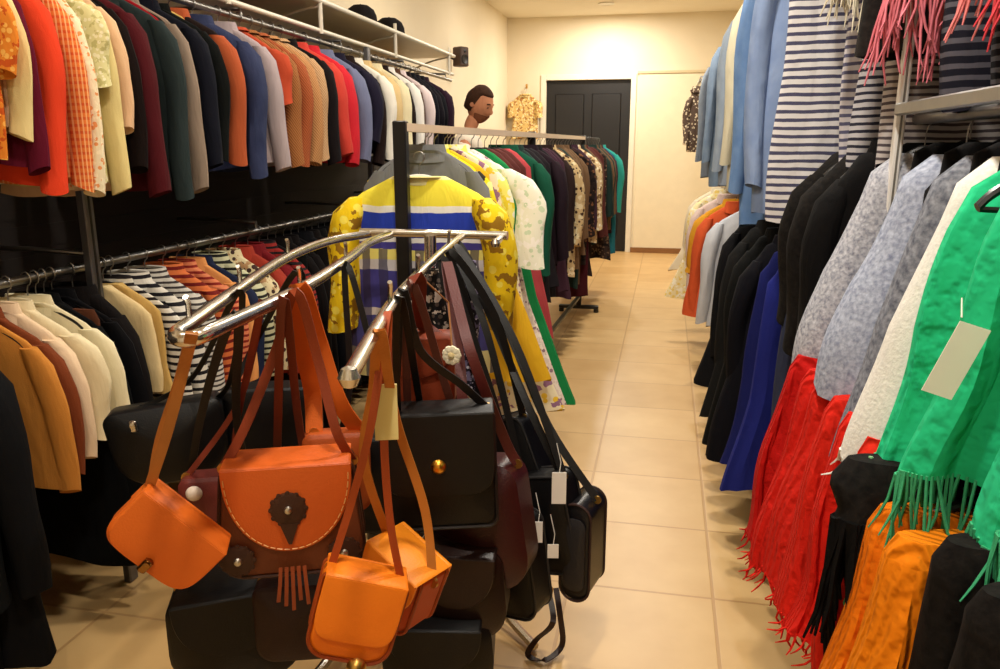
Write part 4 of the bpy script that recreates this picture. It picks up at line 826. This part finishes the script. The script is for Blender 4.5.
# ------------------------------------------------------------------ the man, and small things at the back
def person():
    c = Vector((-1.34, 5.35, 0)); o = thing('person', 'man with short dark hair and pale shirt looking down behind the middle rack', 'person', c, math.radians(8))
    def skin(name, V, E_, m, lev=2, parent=o):
        me = bpy.data.meshes.new(name); me.from_pydata([v[:3] for v in V], E_, []); q = bpy.data.objects.new(name, me); COL.objects.link(q); q.parent = parent
        sk = q.modifiers.new('skin', 'SKIN'); sk.use_smooth_shade = True
        for i, v in enumerate(V): me.skin_vertices[0].data[i].radius = (v[3], v[4] if len(v) > 4 else v[3])
        me.skin_vertices[0].data[0].use_root = True
        s = q.modifiers.new('subsurf', 'SUBSURF'); s.levels = lev; s.render_levels = lev
        me.materials.append(m); return q
    # faces +x (the aisle side); y is his left-right
    SK = mat('plain', (206, 140, 104), rough=.55)
    V = [(0, 0, .95, .12, .13), (0, 0, 1.12, .105, .13), (.0, 0, 1.30, .11, .15), (-.01, 0, 1.43, .085, .13), (.005, 0, 1.50, .052), (.03, 0, 1.56, .05), (.05, 0, 1.60, .05)]
    E_ = [(i, i+1) for i in range(6)]
    for s in (-1, 1):
        b = len(V)
        V += [(-.01, .17*s, 1.41, .058), (.0, .205*s, 1.28, .047), (.02, .22*s, 1.13, .040), (.10, .21*s, 1.02, .033), (.19, .19*s, .97, .026), (.24, .185*s, .96, .032, .018)]
        E_ += [(3, b)]+[(b+i, b+i+1) for i in range(5)]
        for k, (dy, L_) in enumerate(((-.028, .062), (-.010, .074), (.010, .070), (.027, .055))):
            f = len(V); V += [(.275, (.185+dy*.9)*s, .958, .009), (.275+L_*.55, (.185+dy)*s, .950, .0085), (.275+L_, (.185+dy)*s, .930, .007)]; E_ += [(b+5, f), (f, f+1), (f+1, f+2)]
        f = len(V); V += [(.235, (.145)*s, .955, .010), (.265, .128*s, .945, .008)]; E_ += [(b+5, f), (f, f+1)]
        b = len(V)
        V += [(.0, .095*s, .86, .088), (.02, .10*s, .50, .058), (-.01, .105*s, .28, .055), (-.02, .11*s, .09, .038), (.06, .115*s, .045, .036), (.15, .12*s, .03, .026)]
        E_ += [(0, b)]+[(b+i, b+i+1) for i in range(5)]
    body = skin('body', V, E_, SK)
    # head: a shaped skull with jaw, nose, brow and ears, tipped down and turned toward the clothes
    n, rws = 40, 30; rows = []
    for i in range(rws+1):
        th = PI*i/rws; row = []
        for k in range(n):
            a = 2*PI*k/n; ca, sa = math.cos(a), math.sin(a)
            x, y, z = .098*math.sin(th)*ca, .076*math.sin(th)*sa, .120*math.cos(th)
            low = max(0, -z/.12)
            y *= 1-.34*low**1.3; x *= (1-.10*low) if ca > 0 else (1-.42*low)
            if ca > 0:
                fr = ca**6
                x += .024*fr*math.exp(-((z+.022)/.022)**2)*math.exp(-(sa/.16)**2)          # nose
                x += .008*fr*math.exp(-((z-.022)/.012)**2)*math.exp(-(sa/.5)**2)            # brow
                x -= .010*math.exp(-((z-.004)/.012)**2)*math.exp(-((abs(sa)-.34)/.14)**2)   # eye sockets
                x += .007*fr*math.exp(-((z+.062)/.010)**2)*math.exp(-(sa/.25)**2)           # lips
                x += .010*fr*math.exp(-((z+.100)/.016)**2)                                  # chin
            row.append((x, y, z))
        rows.append(row)
    T = Matrix.Translation((.075, -.01, 1.665)) @ Matrix.Rotation(math.radians(-22), 4, 'Z') @ Matrix.Rotation(math.radians(20), 4, 'Y')
    def tr(m): m.v = [tuple(T @ Vector(v)) for v in m.v]; return m
    h = MB().rings(rows)
    for s in (-1, 1): h.lathe([(.001, .006), (.014, .007), (.019, .0), (.012, -.006), (.001, -.006)], 12, 'y', (-.012, .075*s, -.006))
    bm = tr(h); hd = bm.build('head', SK, o)
    HR = mat('tweed', (72, 46, 32), (40, 26, 18), s=1.5); hr = []
    rnd = random.Random(4)
    for i in range(17):
        th = PI*.64*i/16; row = []
        for k in range(n):
            a = 2*PI*k/n; ca, sa = math.cos(a), math.sin(a)
            lim = .30*PI if ca > .35 else (.30+.34*min(1, (.35-ca)/.5))*PI
            t_ = min(th, lim); g = 1.045+.02*math.sin(5*a+i)+.015*rnd.random()
            g = g if th < lim else .99
            x, y, z = .100*g*math.sin(t_)*ca, .078*g*math.sin(t_)*sa, .124*g*math.cos(t_)
            row.append((x, y, z))
        hr.append(row)
    tr(MB().rings(hr, True, False)).build('hair', HR, o)
    f = MB()
    for s in (-1, 1): f.tube([(.092, .014*s, .026), (.090, .03*s, .031), (.078, .045*s, .026)], .0042, 6)
    tr(f).build('eyebrows', HR, o)
    f = MB()
    for s in (-1, 1): f.lathe([(.001, .009), (.006, .007), (.009, 0), (.001, -.006)], 10, 'z', (.080, .029*s, .004))
    tr(f).build('eyes', mat('hard', (30, 24, 22), rough=.2), o)
    f = MB(); bd = []
    for i in range(7):
        z = -.05-.010*i*1.05; w_ = (1-(abs(z)/.125)**2)**.5
        bd.append([(.104*w_*math.cos(a)*1.0+.004, .066*w_*math.sin(a)*(1-.1*i/6), z) for a in [(-1.5+3.0*k/20) for k in range(21)]])
    tr(f.rings(bd, False, False, loop=False)).build('beard', mat('tweed', (140, 88, 62), (110, 66, 46), s=2.), o)
    SH = p_(240, 226, 206)
    V = [(0, 0, .92, .135, .15), (0, 0, 1.12, .12, .148), (0, 0, 1.30, .125, .168), (-.01, 0, 1.42, .10, .145), (-.002, 0, 1.505, .070)]; E_ = [(0, 1), (1, 2), (2, 3), (3, 4)]
    for s in (-1, 1):
        b = len(V); V += [(-.01, .175*s, 1.405, .072), (0, .21*s, 1.28, .06), (.01, .222*s, 1.18, .056)]; E_ += [(3, b), (b, b+1), (b+1, b+2)]
    skin('shirt', V, E_, SH)
    TR = mat('denim', (44, 52, 76), (62, 70, 96))
    V = [(0, 0, .97, .132, .145), (0, 0, .90, .13, .15)]; E_ = [(0, 1)]
    for s in (-1, 1):
        b = len(V); V += [(0, .095*s, .80, .098), (.02, .10*s, .50, .074), (-.01, .105*s, .28, .068), (-.015, .11*s, .08, .062)]; E_ += [(1, b), (b, b+1), (b+1, b+2), (b+2, b+3)]
    skin('trousers', V, E_, TR)
    for s in (-1, 1):
        m = MB(); rws = []
        for (x, w_, h_) in ((-.075, .02, .05), (-.06, .036, .085), (0, .04, .095), (.08, .044, .075), (.15, .046, .055), (.19, .03, .035), (.20, .01, .02)):
            rws.append([(x, .113*s+w_*math.cos(2*PI*k/16), max(.003, h_/2+h_/2*math.sin(2*PI*k/16)*1.05)) for k in range(16)])
        m.rings(rws).build('shoe', lth((60, 40, 30)), o)
person()
# hats on the shelf
def hat(px, y, label, c, s=1.):
    x = -1.90 if px is None else px; o = thing('cap', label, 'hat', (x, y, 2.092), math.radians(60), 'caps on the left shelf')
    MB().lathe([(.095*s, 0), (.098*s, .02), (.094*s, .06), (.078*s, .095), (.045*s, .118), (.001, .124)], 24).build('crown', p_(*c), o)
    m = MB(); rows = []
    for i in range(5):
        r = .09+.085*i/4
        rows.append([(r*s*math.cos(a)*(1.0 if i else 1), r*s*.92*math.sin(a)*(1-.1*i/4), .012-.010*(i/4)**2-.008*abs(math.sin(a))) for a in [(-1.15+2.3*k/16) for k in range(17)]])
    lo = [[(x_, y_, z_-.004) for x_, y_, z_ in r_] for r_ in rows]
    m.rings(rows, False, False, False); m.rings(lo, False, False, False); m.build('brim', p_(*[int(v*.8) for v in c]), o)
    MB().lathe([(.001, .006), (.007, .004), (.008, 0)], 10, 'z', (0, 0, .121*1)).build('button', p_(*c), o)
hat(-1.84, 4.72, 'black cap on the left shelf, nearer of the two far caps', (28, 24, 24)); hat(-1.84, 5.22, 'black cap on the left shelf, farther of the two far caps', (24, 20, 20), 1.05)
hat(-1.86, 3.98, 'dark brown cap on the left shelf where the shelf meets the top of the picture', (44, 30, 26), 1.1); hat(-1.88, 3.66, 'black cap partly cut off at the top of the picture on the left shelf', (30, 24, 24), 1.1)
# loudspeaker on the left wall
c = atX(460, 57, XL+.10); o = thing('wall_speaker', 'small dark loudspeaker on the left wall past the shelf end', 'speaker', c, math.radians(58))
MB().box((-.055, -.07, -.09), (.055, .05, .09), .008).build('cabinet', mat('hard', (66, 44, 34)), o)
m = MB(); m.lathe([(.001, .002), (.03, .001), (.042, .006), (.046, 0)], 20, 'y', (0, -.07, -.025)); m.lathe([(.001, .006), (.016, .003), (.018, 0)], 16, 'y', (0, -.07, .052)); m.build('cones', BLACK, o)
q = o.matrix_world.inverted() @ Vector((XL, c.y+.02, c.z)); MB().tube([(0, .04, 0), tuple((Vector((0, .04, 0))+q)/2+Vector((0, 0, -.02))), tuple(q)], .01, 8).build('bracket', BLACK, o)
# garments hung flat on the back wall left of the doorway
for (x, z, c1, c2, lab, L_) in ((-1.86, 2.12, (222, 190, 120), (240, 226, 180), 'yellow and brown print blouse hung on the back wall beside the dark doorway', .55),):
    pg = thing('coat_hook', 'small brass hook on the back wall holding a print blouse', 'hook', (x, YB, z+.0))
    MB().tube(smoothpath([(0, 0, .03), (0, -.03, .03), (0, -.05, .01), (0, -.045, -.012), (0, -.025, -.006)], 4), .004, 6).build('hook', BRASS, pg); MB().box((-.012, -.004, .0), (.012, 0, .06), .002).build('plate', BRASS, pg)
    G('tee', (x, YB-.09, z-.02), lab, mat('floral', c1, c2, (170, 120, 70), s=1.), L=L_, hw=.17, ht=.03, hl='hanger holding the print blouse on the back wall', hg='hangers on the back wall', hs='wood')
# pair of slip-on shoes left on the tiles under the red skirts
for i, (x, y, lab) in enumerate(((.36, 1.74, 'dark slip-on shoe on the tiles below the red skirts, nearer the wall'), (.30, 1.62, 'dark slip-on shoe on the tiles below the red skirts, nearer the aisle'))):
    o = thing('slip_on_shoe', lab, 'shoe', (x, y, 0), math.radians(165+8*i), 'shoes under the red skirts'); rws = []
    for (xx, w_, h_) in ((-.125, .014, .035), (-.115, .030, .06), (-.06, .036, .062), (.0, .040, .058), (.06, .046, .050), (.11, .040, .036), (.13, .02, .022)):
        rws.append([(xx, w_*math.cos(2*PI*k/16), max(.012, h_/2+.008+h_/2*math.sin(2*PI*k/16))) for k in range(16)])
    MB().rings(rws).build('upper', lth((60, 34, 26)), o)
    m = MB(); ol = [(-.13, .0), (-.115, .03), (-.05, .037), (.05, .048), (.11, .042), (.137, .0), (.11, -.042), (.05, -.048), (-.05, -.037), (-.115, -.03)]
    m.rings([[(a, b, 0) for a, b in ol], [(a, b, .014) for a, b in ol]]); m.build('sole', BLACK, o)
